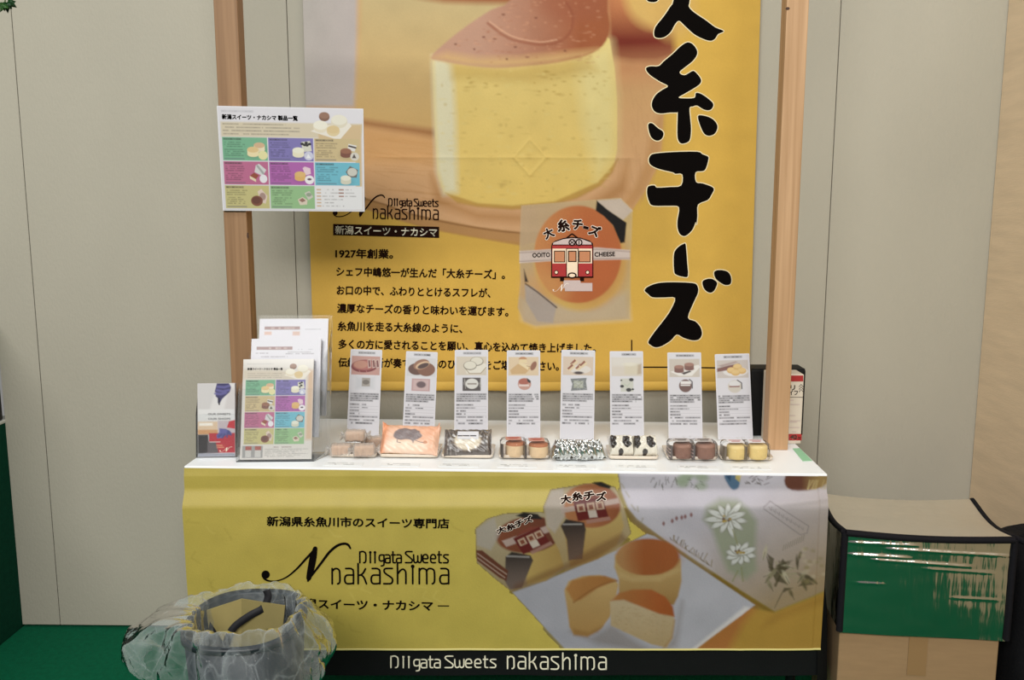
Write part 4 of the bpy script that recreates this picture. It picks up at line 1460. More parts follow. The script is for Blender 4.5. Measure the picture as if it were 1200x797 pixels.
        cv.ell(cx - s * .5, cy + s * .4, s * .8, s * .65, (104, 56, 40), 1)
    else:
        cv.poly([(cx + s * .1, cy - s * 1.0), (cx + s * 1.0, cy - s * 1.4), (cx + s * 1.7, cy - s * .3), (cx + s * .8, cy + s * .3)], (206, 202, 190), 0.7)
        cv.ell(cx + s * .9, cy - s * .7, s * .5, s * .35, (150, 160, 140), 0.7)
        cv.poly([(cx - s * 1.2, cy + s * .2), (cx - s * .3, cy - s * .3), (cx + s * .6, cy + s * .3), (cx + s * .5, cy + s * 1.1), (cx - s * .8, cy + s * 1.2)], (222, 206, 188), 0.7)
        cv.poly([(cx - s * 1.0, cy + s * .3), (cx - s * .3, cy - s * .1), (cx + s * .3, cy + s * .4), (cx - s * .4, cy + s * .7)], (150, 112, 98), 0.7)


CELL_BG = [(118, 178, 142), (126, 116, 180), (206, 184, 138), (190, 104, 142), (176, 96, 172), (110, 186, 206), (200, 190, 130), (150, 190, 138)]


def head_photo(cv, x, y, w, h):
    """the plate with four round sweets in the sheet's heading"""
    cv.poly([(x, y + h * .72), (x + w * .3, y + h * .5), (x + w * .95, y + h * .4), (x + w, y + h * .5), (x + w * .72, y + h), (x + w * .6, y + h)], (238, 230, 218), 0.8)
    for (a, b, r, c1, c2) in ((.34, .18, .13, (150, 110, 88), (128, 90, 70)), (.7, .34, .2, (236, 230, 214), (226, 216, 194)), (.24, .55, .18, (242, 236, 220), (232, 220, 196)), (.55, .7, .16, (222, 196, 146), (226, 204, 158))):
        cv.ell(x + w * a, y + h * b, w * r, w * r * .8, c2, 0.8)
        cv.ell(x + w * a, y + h * (b - .06), w * r * .95, w * r * .6, c1, 0.8)


# ------------------------------------------------------------------ product poster on the left post
pq = quad_place([(254.0, 124.0), (425.6, 127.4), (427.2, 248.0), (261.2, 246.8)], POST_Y - 0.010)
pplace = lambda x, y, lift=0.0: pq(np.asarray(x) / 420.0, np.asarray(y) / 297.0, lift)
cv = Canvas(0, 0, 420, 297, 1.0, (226, 222, 228))
cv.poly([(8, 44), (420, 44), (412, 86), (8, 86)], (216, 202, 176), 3)
cv.poly([(290, 50), (414, 46), (414, 290), (396, 290), (396, 110), (290, 88)], (212, 184, 142), 3)
head_photo(cv, 268, 12, 118, 76)
for i in range(4):
    cv.dashes(14, 236 - 30 * (i == 3) - 40 * (i == 0), 50 + i * 9.2, 3.2, (110, 104, 98), 0.7, 0.08)
cv.dashes(12, 104, 14, 5, (180, 178, 184), 0.7, 0.1)
for r_ in range(3):
    for c_ in range(3):
        i = r_ * 3 + c_
        if i < 8:
            art_cell(cv, 10 + c_ * 133.5, 87 + r_ * 68.5, 130.5, 66, CELL_BG[i], i)
cv.rect(277, 224, 414, 291, (232, 230, 232), 0.8)
for i in range(6):
    cv.rect(280, 232 + i * 9.5, 293, 236 + i * 9.5, (206, 160, 110), 0.6, 0.8)
    cv.dashes(297, 330 + 30 * (i % 2), 234 + i * 9.5, 2.6, (120, 112, 110), 0.7)
    if i < 3:
        cv.rect(345, 232 + i * 9.5, 360, 236 + i * 9.5, (150, 90, 60), 0.6, 0.8)
        cv.dashes(364, 396, 234 + i * 9.5, 2.6, (120, 112, 110), 0.7)
root = empty('product_poster', tuple(pq(0.5, 1.0)), 'landscape product list sheet pinned to the left wooden post', 'poster')
b = MB()
b.prism([pq(0, 0, 0), pq(1, 0, 0), pq(1, 1, 0), pq(0, 1, 0)], np.array([0, 0.006, 0]))
b.build('backing_board', paper_m, root)
cv.mesh('printed_sheet', lambda x, y: pplace(x, y, 0.0006), gloss_print, root, gain=0.72, keep=lambda x, y: (x > 2) & (x < 418) & (y > 2) & (y < 295))
ink = Ink()
ink.text('新潟スイーツ・ナカシマ 製品一覧', (13, 30), (232, 31), 15, 0, 0.0010, 0.045)
ink.build('heading_print', pplace, [INK_BLACK], root)

# ------------------------------------------------------------------ product cards
CARD_W = 0.098


def card_art(kind):
    """one tall card: name, photo, package, text and a table of data"""
    cv = Canvas(0, 0, 100, 297, 0.8, (224, 222, 228))
    bgs = [(196, 150, 140), (214, 212, 214), (214, 202, 184), (222, 198, 164), (216, 196, 176), (216, 206, 194), (206, 196, 184), (206, 196, 190)]
    cv.dashes(26, 78, 11, 6, (26, 24, 26), 1.0, 0.04)
    cv.rect(5, 22, 95, 84, bgs[kind], 1)
    if kind == 0:
        cv.ell(46, 55, 42, 21, (126, 44, 48), 1.2, 1, -0.06)
        cv.ell(46, 52, 36, 16, (176, 104, 96), 1.2, 1, -0.06)
        cv.ell(34, 50, 22, 13, (192, 136, 116), 1.5)
        for x in (60, 74, 86):
            cv.poly([(x - 5, 34), (x + 4, 30), (x + 8, 58), (x - 2, 62)], (206, 180, 170), 0.8)
            cv.poly([(x - 3, 36), (x + 2, 34), (x + 6, 56), (x, 58)], (120, 62, 62), 0.8)
        for x in (10, 30, 52, 74):
            cv.line([(x, 70), (x + 8, 84)], 1, (206, 140, 140), 1)
    elif kind == 1:
        cv.ell(36, 60, 27, 20, (96, 58, 44), 1)
        cv.ell(66, 60, 28, 23, (128, 82, 60), 1)
        cv.ell(50, 44, 26, 17, (150, 104, 78), 1, 1, -0.4)
        cv.ell(54, 46, 23, 11, (222, 186, 150), 1, 1, -0.4)
        cv.ell(56, 48, 19, 8, (70, 38, 32), 1, 1, -0.4)
    elif kind == 2:
        cv.poly([(30, 58), (92, 44), (96, 58), (78, 76), (36, 78)], (232, 226, 212), 1)
        cv.line([(32, 62), (44, 78), (78, 78), (94, 58)], 2, (150, 130, 100), 1)
        for (x, y) in ((66, 38), (46, 52)):
            cv.ell(x, y, 20, 15, (120, 112, 96), 1)
            cv.ell(x, y - 1, 18, 13, (226, 220, 204), 1)
    elif kind == 3:
        cv.poly([(10, 66), (34, 44), (72, 58), (56, 78), (14, 80)], (206, 170, 118), 1)
        cv.poly([(34, 44), (40, 40), (66, 50), (64, 66)], (234, 214, 172), 1)
        cv.ell(48, 30, 12, 9, (190, 136, 90), 1)
        cv.rect(37, 30, 60, 42, (232, 210, 166), 1)
        cv.ell(80, 52, 8, 16, (144, 90, 62), 1, 1, 0.4)
        cv.line([(60, 52), (76, 56)], 2, (150, 110, 74), 1)
    elif kind == 4:
        cv.ell(56, 64, 32, 14, (226, 218, 210), 1)
        cv.ell(52, 76, 14, 5, (60, 40, 34), 1.5)
        for (x, y, a) in ((38, 42, -0.5), (54, 56, 0.1), (66, 46, 0.5), (30, 58, -0.1)):
            cv.poly([(x - 14, y + 8), (x + 2, y - 14), (x + 12, y - 2), (x - 2, y + 12)], (228, 206, 168), 1)
            cv.poly([(x - 12, y + 4), (x + 2, y - 12), (x + 6, y - 6), (x - 8, y + 8)], (140, 74, 52), 1)
    elif kind == 5:
        cv.rect(5, 22, 95, 50, (222, 216, 208), 6)
        cv.rect(44, 42, 88, 78, (216, 206, 182), 4, 0.9)
        cv.ell(60, 44, 20, 6, (228, 222, 206), 3)
        cv.poly([(84, 46), (95, 42), (95, 76), (82, 78)], (188, 170, 146), 3)
    elif kind == 6:
        cv.poly([(8, 66), (92, 42), (96, 50), (72, 80), (34, 80)], (236, 232, 226), 1)
        cv.poly([(40, 70), (66, 62), (70, 66), (48, 76)], (66, 50, 46), 1.5)
        for (x, y) in ((34, 56), (64, 48)):
            cv.rect(x - 14, y - 6, x + 14, y + 9, (130, 88, 76), 1)
            cv.ell(x, y + 9, 14, 5, (122, 80, 70), 1)
            cv.ell(x, y - 7, 14, 6, (164, 120, 104), 1)
    else:
        cv.ell(58, 62, 36, 17, (230, 226, 224), 1)
        cv.poly([(5, 50), (40, 40), (70, 34), (70, 46), (40, 56), (5, 62)], (128, 84, 78), 2)
        cv.poly([(8, 40), (60, 26), (66, 30), (20, 46)], (176, 156, 150), 2)
        for (x, y) in ((46, 58), (64, 46), (76, 60), (58, 66)):
            cv.ell(x, y, 13, 11, (220, 180, 112), 1)
            cv.ell(x, y - 3, 11, 7, (232, 198, 134), 1)
    # package picture
    x, y = 52, 108
    if kind in (0,):
        cv.rect(22, 92, 80, 130, (200, 202, 208), 6, 0.6)
        cv.rect(40, 94, 66, 122, (168, 160, 152), 1)
        cv.ell(53, 108, 11, 8, (120, 112, 106), 1)
    elif kind == 1:
        cv.rect(22, 92, 80, 134, (194, 158, 158), 1)
        cv.rect(27, 96, 75, 130, (206, 178, 176), 1)
        cv.ell(52, 112, 15, 11, (106, 84, 88), 2)
    elif kind == 2:
        cv.rect(24, 92, 78, 136, (74, 66, 64), 1)
        cv.ell(52, 112, 19, 17, (222, 220, 214), 1)
        cv.rect(38, 110, 66, 115, (150, 140, 132), 1)
        for q in range(14):
            xx = random.choice([random.uniform(26, 32), random.uniform(72, 78)])
            cv.line([(xx, random.uniform(94, 112)), (xx + 2, random.uniform(114, 134))], 1, (190, 186, 180), 1, .7)
    elif kind == 3:
        cv.ell(53, 112, 20, 20, (196, 150, 136), 1)
        cv.ell(51, 104, 16, 10, (170, 92, 74), 1)
        cv.poly([(60, 92), (72, 102), (70, 110), (62, 104)], (30, 26, 26), 1)
        cv.rect(36, 114, 66, 120, (230, 210, 204), 1)
    elif kind == 4:
        cv.poly([(28, 96), (76, 92), (74, 104), (78, 132), (30, 136), (34, 114)], (120, 124, 124), 1)
        cv.rect(38, 102, 66, 126, (176, 180, 164), 1.5)
        for q in range(18):
            cv.line([(random.uniform(28, 78), random.uniform(94, 134))] + [(random.uniform(28, 78), random.uniform(94, 134))], 1.2, (212, 214, 216) if q % 2 else (70, 72, 74), 1, 0.35)
    elif kind == 5:
        cv.rect(32, 92, 70, 136, (206, 206, 196), 1)
        for (a, bb, r) in ((64, 96, 7), (36, 118, 6), (56, 130, 8), (34, 98, 3), (68, 128, 4)):
            cv.ell(a, bb, r, r * .8, (34, 32, 32), 1)
        cv.line([(42, 110), (52, 118), (60, 106)], 1.5, (170, 190, 160), 1)
    elif kind == 6:
        cv.ell(52, 114, 19, 22, (112, 82, 76), 1.4)
        cv.rect(38, 98, 68, 108, (236, 232, 230), 1)
        cv.rect(38, 110, 66, 114, (236, 232, 230), 1)
        cv.line([(64, 92), (72, 100), (72, 122)], 3, (40, 34, 34), 1)
    else:
        cv.ell(54, 114, 20, 22, (212, 204, 192), 1.4)
        cv.ell(54, 104, 16, 10, (228, 226, 226), 1)
        cv.rect(38, 112, 68, 116, (140, 84, 76), 1)
        cv.line([(62, 92), (74, 102), (74, 122)], 3, (50, 44, 44), 1)
    for i in range(4):
        cv.dashes(6, 95 - 18 * (i == 3), 147 + i * 7.2, 4.8, (40, 38, 42), 1.0, 0.04)
    for i, (xe, hh) in enumerate(((56, 4.4), (62, 3.2), (34, 4.4), (36, 4.4))):
        yy = 182 + i * 10
        cv.dashes(6, xe, yy, hh, (46, 44, 48), 1.0, 0.15, 5)
        cv.line([(6, yy + 5), (95, yy + 5)], 0.6, (150, 150, 158), 0.6, 0.7)
    cv.dashes(6, 94, 222, 4.2, (46, 44, 48), 1.0, 0.05)
    cv.dashes(6, 84, 233, 4.0, (56, 54, 58), 0.95, 0.2, 5)
    cv.dashes(6, 84, 243, 4.8, (36, 34, 38), 1.0, 0.25, 5)
    cv.line([(6, 238), (95, 238)], 0.6, (150, 150, 158), 0.6, 0.6)
    return cv


# photo points: top left, top right, base centre; roll and label per card
CARDS = [
    ((411.0, 411), (448.0, 411), 424.8, 0, 'tall product card behind the paper-wrapped sweets, showing a red plate'),
    ((476.0, 413.5), (513.0, 413.5), 490.0, 1, 'tall product card behind the peach packet, showing a brown folded pancake'),
    ((533.0, 411), (572.0, 411), 552.0, 2, 'tall product card behind the grey packet, showing two pale discs'),
    ((594.0, 411.5), (633.0, 412), 613.5, 3, 'tall product card fourth from the left, behind two round cheesecakes'),
    ((658.0, 411.5), (697.5, 412), 676.0, 4, 'tall product card behind the silver packets'),
    ((714.5, 412.5), (753.5, 412.5), 735.0, 5, 'tall product card behind the cow-patterned packets, its photo faint and pale'),
    ((782.0, 414), (821.5, 414.5), 803.5, 6, 'tall product card behind the two chocolate cakes, showing brown cakes'),
    ((837.5, 416), (878.0, 416), 862.0, 7, 'rightmost tall product card, next to the right wooden post, showing yellow cakes'),
]
CARD_BASE = {}
for (tl, tr, xb, kind, label) in CARDS:
    lean = math.radians(13)
    B = on_t(xb, 516.5)
    top = on_plane((tl[0] + tr[0]) / 2, tl[1], B, np.array([0, -math.cos(lean), math.sin(lean)]))
    d = top - B
    h = float(np.linalg.norm(d))
    roll = math.atan2(d[0], math.hypot(d[1], d[2]))
    pl = on_plane(tl[0], tl[1], B, np.array([0, -math.cos(lean), math.sin(lean)]))
    pr = on_plane(tr[0], tr[1], B, np.array([0, -math.cos(lean), math.sin(lean)]))
    w = float(np.linalg.norm(pr - pl))
    sh = Sheet(B + np.array([0, 0, 0.0022 + abs(math.sin(roll)) * w / 2]), w, h, lean, roll)
    root = empty('product_card', tuple(B), label, 'card', 'standing product cards')
    sh.slab(0.0012, r=0.003).build('laminate_sheet', mat('laminate', (212, 211, 217), 0.12, coat=0.6), root)
    cv = card_art(kind)
    cv.mesh('printed_sheet', lambda x, y, s_=sh: s_(np.asarray(x) / 100.0, np.asarray(y) / 297.0, 0.0005), print_mat('glossy_card_print', 0.35, coat=0.7, spec=0.4), root, gain=0.74,
            keep=lambda x, y: (x > 2) & (x < 98) & (y > 2.5) & (y < 295))
    # easel foot that keeps the card up
    foot = MB()
    bb_ = np.asarray(sh(0.5, 0.72, -0.002))
    gp = B + np.array([0, 0.070, 0.001])
    xw = np.array([0.012, 0, 0])
    foot.prism([bb_ - xw, bb_ + xw, gp + xw, gp - xw], np.array([0, 0.001, 0.0]))
    foot.build('easel_foot', paper_m, root)
    CARD_BASE[kind] = B

# ------------------------------------------------------------------ plates
plate_m = mat('cream_ceramic', (216, 203, 186), 0.3, noise_amt=0.03, noise_scale=30, coat=0.3)


def sup(hx, hy, n, k=48):
    a = np.linspace(0, 2 * math.pi, k, endpoint=False)
    c, s = np.cos(a), np.sin(a)
    return np.stack([np.sign(c) * np.abs(c) ** (2 / n) * hx, np.sign(s) * np.abs(s) ** (2 / n) * hy], 1)


PLATES = [(384.5, 441.5, 'square cream plate under the paper-wrapped sweets'), (443.0, 514.0, 'square cream plate under the peach packet'),
          (516.0, 578.5, 'square cream plate under the grey packet with a round cake'), (583.0, 645.0, 'square cream plate under the two round cheesecakes'),
          (647.0, 709.0, 'square cream plate under the silver packets'), (712.5, 772.5, 'square cream plate under the cow-patterned packets'),
          (781.0, 842.0, 'square cream plate under the chocolate cakes'), (844.0, 907.0, 'rightmost square cream plate, under the yellow cakes')]
PL = []
for (xa, xb, label) in PLATES:
    xm = (xa + xb) / 2
    yf = 537.6 + (xm - 413) * 0.0078
    a_, b_ = on_t(xa, yf), on_t(xb, yf)
    w = float(np.linalg.norm(b_ - a_)) - 0.002
    dep = 0.128
    c = (a_ + b_) / 2 + E2 * dep / 2
    c[2] = T
    b = MB()
    rings = [(0.014, 0.0006), (0.003, 0.004), (0.0, 0.0125), (0.003, 0.0135), (0.010, 0.0070), (0.022, 0.0060), (0.05, 0.0060)]
    P = np.zeros((48, len(rings) + 2, 3))
    for j, (ins, z) in enumerate([(0.04, 0.0006)] + rings + [(0.062, 0.006)]):
        s2 = sup(w / 2 - ins, dep / 2 - ins, 14)
        P[:, j, 0] = c[0] + s2[:, 0] * E1[0] + s2[:, 1] * E2[0]
        P[:, j, 1] = c[1] + s2[:, 0] * E1[1] + s2[:, 1] * E2[1]
        P[:, j, 2] = T + z + 0.0004
    b.grid(P, close_u=True)
    b.poly([tuple(p) for p in P[:, -1]])
    b.poly([tuple(p) for p in P[::-1, 0]])
    o = b.build('square_plate', plate_m, None, tuple(c))
    tag(o, label, 'plate', 'cream plates along the table front')
    PL.append((c, w))
PZ = T + 0.0066


def fp(x, y):
    """a point on the plates' inner floor"""
    p = on_z(x, y, PZ)
    return p


# ------------------------------------------------------------------ sweets
def frame_of(base, rz=0.0, tilt=0.0):
    return Matrix.Translation(Vector(base)) @ Matrix.Rotation(rz, 4, 'Z') @ Matrix.Rotation(tilt, 4, 'X')


def xf(M, P):
    P = np.asarray(P, float)
    A = np.array(M)
    return P @ A[:3, :3].T + A[:3, 3]


def pillow(name, M, w, d, h, paint, m, parent, res=1.0, crimp=0.09, crease=0.0, seed=0.0, back_m=None, puff=0.5, curl=0.0):
    """flow-wrapped packet: puffed middle, flat crimped ends; lies in local xy, top towards +z"""
    def shape(x, y):
        u, v = (x - 50) / 50, (50 - y) / 50
        e = np.clip((1 - np.abs(u)) / (2 * crimp), 0, 1)
        e = e * e * (3 - 2 * e)
        z = h * (e ** puff) * np.clip(1 - np.abs(v) ** 2.6, 0, 1) ** puff
        if crease:
            z = z + crease * (np.sin(u * 9 + 4 * v + seed) * np.sin(v * 11 - 3 * u + seed * 2) + 0.6 * np.sin(u * 23 + v * 17 + seed)) * (0.3 + e)
        pinch = 1 - 0.06 * e
        z = z + curl * (1 - e) ** 2 * np.clip(v, 0, 1) * 0.02
        yy = v * d / 2 * pinch + 0.002 * np.sin(u * 60) * (1 - e)
        return np.stack([u * w / 2, yy, z], -1)
    cv = Canvas(0, 0, 100, 100, res, (255, 255, 255))
    paint(cv)
    o = cv.mesh(name, lambda x, y: xf(M, shape(x, y)), m, parent, gain=0.97)
    b = MB()
    g = np.linspace(0, 100, 25)
    X, Y = np.meshgrid(g, g)
    Q = shape(X, Y)
    Q[..., 2] = -np.abs(Q[..., 2]) * 0.35 - 0.0003
    b.grid(xf(M, Q))
    b.build('packet_back', back_m or m, parent, normals=False)
    return o


# 1: sweets in twisted translucent paper
sweet_m = mat('beige_sweet', (190, 154, 124), 0.75, noise_amt=0.06, noise_scale=60, bump=0.2, bump_scale=200)


def wrapped_sweet(x, y, lift, rz, label, s=1.0):
    base = fp(x, y) + np.array([0, 0, lift])
    root = empty('wrapped_sweet', tuple(base), label, 'sweet', 'paper-wrapped sweets on the first plate')
    M = frame_of(base, rz)
    b = MB()
    b.box((0, 0, 0), (0.054 * s, 0.036 * s, 0.030 * s), bevel=0.007, seg=3, M=M @ Matrix.Translation((0, 0, 0.0165 * s)), smooth=True)
    b.build('sweet', sweet_m, root)
    # wrapper: rounded block with gathered, fanned ends
    nu, nv = 41, 36
    P = np.zeros((nv, nu, 3))
    for j in range(nv):
        a = 2 * math.pi * j / nv
        for i in range(nu):
            u = -1.45 + 2.9 * i / (nu - 1)
            au = abs(u)
            k = 1.0 if au < 0.92 else (max(0.30, 1 - (au - 0.92) * 3.6) if au < 1.12 else 0.30 + (au - 1.12) * 2.2)
            c, s_ = math.cos(a), math.sin(a)
            ry = math.copysign(abs(c) ** 0.55, c) * 0.0205 * k
            rz_ = math.copysign(abs(s_) ** 0.55, s_) * 0.0172 * k
            if au > 1.1:
                rz_ *= 0.45 + 0.35 * math.sin(a * 7)
            nn = noise.noise(Vector((u * 5 + x, c * 2, s_ * 2))) * 0.0022
            P[j, i] = (u * 0.030, ry + nn, max(-0.0160, rz_ + nn) + 0.0166)
    b = MB()
    b.grid(xf(M, P * s), close_u=True)
    b.build('paper_wrapper', frost_m, root, normals=True)


wrapped_sweet(400, 533.0, 0.0, 0.10, 'paper-wrapped beige sweet at the left of the first plate')
wrapped_sweet(427, 534.0, 0.0, 0.16, 'paper-wrapped beige sweet at the front of the first plate', 1.06)
wrapped_sweet(439, 524.5, 0.001, 0.45, 'paper-wrapped beige sweet at the back of the first plate, half hidden')
wrapped_sweet(417, 529.5, 0.0335, 0.05, 'paper-wrapped beige sweet resting on top of the others', 1.0)

# 2: peach packet leaning back, with the grey drawing of an animal
base = fp(479, 534.5) + np.array([0, 0, 0.0155])
root = empty('peach_packet', tuple(base), 'peach-coloured packet with a grey animal drawing, on the second plate', 'packet')


def paint2(cv):
    cv.poly([(-1, -1), (101, -1), (101, 101), (-1, 101)], mixc((228, 176, 146), (236, 206, 184), lambda x, y: y / 90), 1)
    cv.poly([(60, -1), (101, -1), (101, 101), (72, 101)], (232, 170, 138), 14, 0.6)
    cv.poly([(-1, -1), (9, -1), (12, 50), (8, 101), (-1, 101)], (226, 140, 92), 4, 0.7)
    cv.poly([(12, 66), (50, 62), (82, 70), (80, 92), (14, 92)], (238, 212, 190), 5, 0.8)
    body = [(22, 44), (26, 26), (38, 16), (50, 20), (58, 18), (62, 24), (66, 26), (68, 34), (72, 44), (66, 56), (60, 60), (58, 70), (54, 60), (44, 58), (34, 60), (26, 56)]
    cv.poly(body, (126, 116, 118), 1.4, 0.95, 3)
    for k in range(60):
        x, y = random.uniform(26, 64), random.uniform(24, 56)
        cv.line([(x, y), (x + random.uniform(-3, 3), y + random.uniform(-4, 4))], 0.8, (96, 90, 94) if k % 2 else (156, 148, 150), 0.8, 0.5)
    cv.line([(58, 58), (70, 66), (78, 68)], 2.0, (120, 112, 112), 1)
    cv.line([(30, 60), (30, 68), (36, 70)], 1.6, (120, 112, 112), 1)
    cv.ell(79, 66, 3.4, 5, (190, 130, 96), 1)


M = frame_of(base, -0.10, math.radians(50)) @ Matrix.Translation((0, 0.036, 0))
pillow('packet_film', M, 0.172, 0.096, 0.018, paint2, print_mat('satin_packet', 0.35, spec=0.5), root, 1.6, 0.09, 0.0009, 1.0, mat('peach_film', (226, 168, 132), 0.4), 0.6, 1.0)

# 3: grey see-through packet with a round white cake and a label
base = fp(548, 535) + np.array([0, 0, 0.0145])
root = empty('grey_packet', tuple(base), 'dark grey packet showing a round pale cake with a white label', 'packet')


def paint3(cv):
    cv.poly([(-1, -1), (101, -1), (101, 101), (-1, 101)], (92, 84, 80), 1)
    for k in range(50):
        x = random.choice([random.uniform(1, 24), random.uniform(76, 99)])
        y = random.uniform(4, 90)
        cv.line([(x, y), (x + random.uniform(-4, 4), y + random.uniform(6, 22))], random.uniform(0.6, 1.8), (168, 160, 154) if k % 3 else (46, 40, 38), 1, 0.7)  # pale streaks: highlights on the film, painted into its colour
    cv.ell(50, 54, 31, 36, (120, 108, 98), 4)
    cv.ell(50, 54, 28, 33, (212, 200, 180), 2.5)
    cv.ell(50, 46, 22, 20, (226, 218, 204), 5, 0.8)


M = frame_of(base, 0.02, math.radians(46)) @ Matrix.Translation((0, 0.030, 0))
pillow('packet_film', M, 0.138, 0.090, 0.018, paint3, print_mat('glossy_packet', 0.16, coat=0.6, spec=0.6), root, 1.2, 0.08, 0.0010, 2.0, mat('grey_film', (84, 78, 74), 0.3))
b = MB()
b.box((0, 0, 0), (0.062, 0.026, 0.0012), bevel=0.0005, seg=1, M=M @ Matrix.Translation((0.001, 0.014, 0.0186)))
lab = b.build('label', paper_m, root)
b = MB()
for (xx, w_) in ((-0.012, 0.034), (0.016, 0.018)):
    b.box((0, 0, 0), (w_, 0.003, 0.0004), M=M @ Matrix.Translation((xx, 0.012, 0.0194)))
b.build('label_print', INK_BROWN, lab)


# 4, 7, 8: small round cakes in clear bags
def cake_pack(px, py, rz, label, name, cake_c, crust_c, film_c, label_c, stripe, group, h=0.042):
    base = fp(px, py)
    root = empty(name, tuple(base), label, 'cake', group)
    M = frame_of(base, rz)
    o = np.array(xf(M, [[0, 0, 0]]))[0]
    b = MB()
    r = 0.0285
    prof = [(0.0, 0.0015), (r * 0.9, 0.0015), (r, 0.006), (r * 1.02, h * 0.5), (r, h - 0.008)]
    b.lathe(xf(M, [[0.006, 0, 0]])[0], prof, 32, 0)
    prof = [(r, h - 0.008), (r * 0.97, h - 0.003), (r * 0.8, h), (0.0, h + 0.001)]
    b.lathe(xf(M, [[0.006, 0, 0]])[0], prof, 32, 1)
    b.build('cake', [mat(name + '_crumb', cake_c, 0.8, noise_amt=0.05, noise_scale=90, bump=0.2, bump_scale=300), mat(name + '_crust', crust_c, 0.7, noise_amt=0.06, noise_scale=60)], root)
    # bag: rounded block with a crimped fin at the top back
    n, rows = 48, [(0.90, 0.0008), (1.0, 0.006), (1.02, 0.024), (1.0, h), (0.93, h + 0.0055), (0.6, h + 0.0085), (0.0, h + 0.009)]
    P = np.zeros((n, len(rows), 3))
    for j, (k, z) in enumerate(rows):
        s2 = sup(0.0375 * k + 1e-5, 0.0345 * k + 1e-5, 5, n)
        for i in range(n):
            nn = noise.noise(Vector((s2[i, 0] * 90 + px, s2[i, 1] * 90, z * 90))) * 0.0016
            P[i, j] = (s2[i, 0] + nn * 0.7, s2[i, 1] + nn * 0.7, max(0.0004, z + nn * (j > 2)))
    b = MB()
    b.grid(xf(M, P), close_u=True)
    fin = np.zeros((14, 3, 3))
    for i in range(14):
        t = i / 13
        for j in range(3):
            fin[i, j] = (-0.036 + 0.072 * t, 0.026 + 0.004 * math.sin(t * 9), h + 0.002 + 0.006 * j + 0.001 * math.sin(t * 21))
    b.grid(xf(M, fin))
    b.build('clear_bag', film_m, root)
    # printed film wrapping the left side
    P = np.zeros((12, 8, 3))
    s3 = sup(0.0384, 0.0354, 5, 160)
    sel = [s3[int(q) % 160] for q in np.linspace(66, 104, 12)]
    for i, q in enumerate(sel):
        for j in range(8):
            P[i, j] = (q[0] * 1.005, q[1] * 1.005, 0.003 + (h - 0.002) * j / 7)
    b = MB()
    b.grid(xf(M, P))
    if stripe:
        for q in range(3):
            zz = 0.010 + q * 0.010
            PP = np.stack([P[3:-2, 0], P[3:-2, 0]], 1).copy()
            PP[:, 0, 2], PP[:, 1, 2] = zz, zz + 0.003
            PP[:, :, :2] *= 1.012
            b.grid(xf(M, PP), mi=1)
    b.build('printed_film', [mat('film_' + name, film_c, 0.3, coat=0.4), INK_GREY], root)
    b = MB()
    b.box((0, 0, 0), (0.046, 0.036, 0.0010), bevel=0.0004, seg=1, M=M @ Matrix.Translation((0.0, -0.004, h + 0.0102)))
    lb = b.build('label', mat('label_' + name, label_c, 0.5), root)
    b = MB()
    for q in range(2):
        b.box((0, 0, 0), (0.034 - 0.010 * q, 0.005, 0.0004), M=M @ Matrix.Translation((0.0, 0.003 - 0.012 * q, h + 0.0108)))
    b.build('label_print', INK_RED if not stripe else INK_BROWN, lb)


cake_pack(601.5, 534.0, 0.10, 'left one of the two cream cheesecakes in clear bags on the fourth plate', 'cheesecake', (224, 196, 158), (176, 112, 78), (74, 66, 62), (196, 140, 122), False, 'cheesecakes on the fourth plate', 0.043)
cake_pack(628.5, 535.0, 0.10, 'right one of the two cream cheesecakes in clear bags on the fourth plate', 'cheesecake', (224, 196, 158), (176, 112, 78), (74, 66, 62), (196, 140, 122), False, 'cheesecakes on the fourth plate', 0.042)
cake_pack(797.5, 536.0, 0.06, 'left one of the two brown chocolate cakes in clear bags', 'chocolate_cake', (136, 100, 86), (150, 112, 96), (92, 84, 82), (190, 184, 182), True, 'chocolate cakes on the seventh plate', 0.043)
cake_pack(823.5, 536.5, 0.06, 'right one of the two brown chocolate cakes in clear bags', 'chocolate_cake', (136, 100, 86), (150, 112, 96), (92, 84, 82), (190, 184, 182), True, 'chocolate cakes on the seventh plate', 0.044)
cake_pack(860.5, 537.0, 0.02, 'yellow cake in a clear bag under a white label, left one on the last plate', 'yellow_cake', (222, 196, 128), (226, 202, 140), (112, 102, 90), (232, 228, 230), False, 'yellow cakes on the last plate', 0.042)
cake_pack(884.5, 537.0, 0.02, 'yellow cake in a clear bag under a white label, right one on the last plate', 'yellow_cake', (222, 196, 128), (226, 202, 140), (112, 102, 90), (232, 228, 230), False, 'yellow cakes on the last plate', 0.042)

# 5: two silver foil packets
foil_pk = mat('silver_foil', (206, 208, 206), 0.2, 1.0, noise_amt=0.05, bump=0.12, bump_scale=24)
for (px, py, rz, lab) in ((663, 535.5, 0.06, 'left one of the two crumpled silver foil packets'), (691, 535.5, 0.18, 'right one of the two crumpled silver foil packets')):
    base = fp(px, py) + np.array([0, 0, 0.0115])
    root = empty('foil_packet', tuple(base), lab, 'packet', 'silver packets on the fifth plate')
    M = frame_of(base, rz, math.radians(12))
    pillow('packet_film', M, 0.084, 0.066, 0.034, lambda cv: None, foil_pk, root, 0.6, 0.18, 0.0040, px * 0.7, foil_pk)

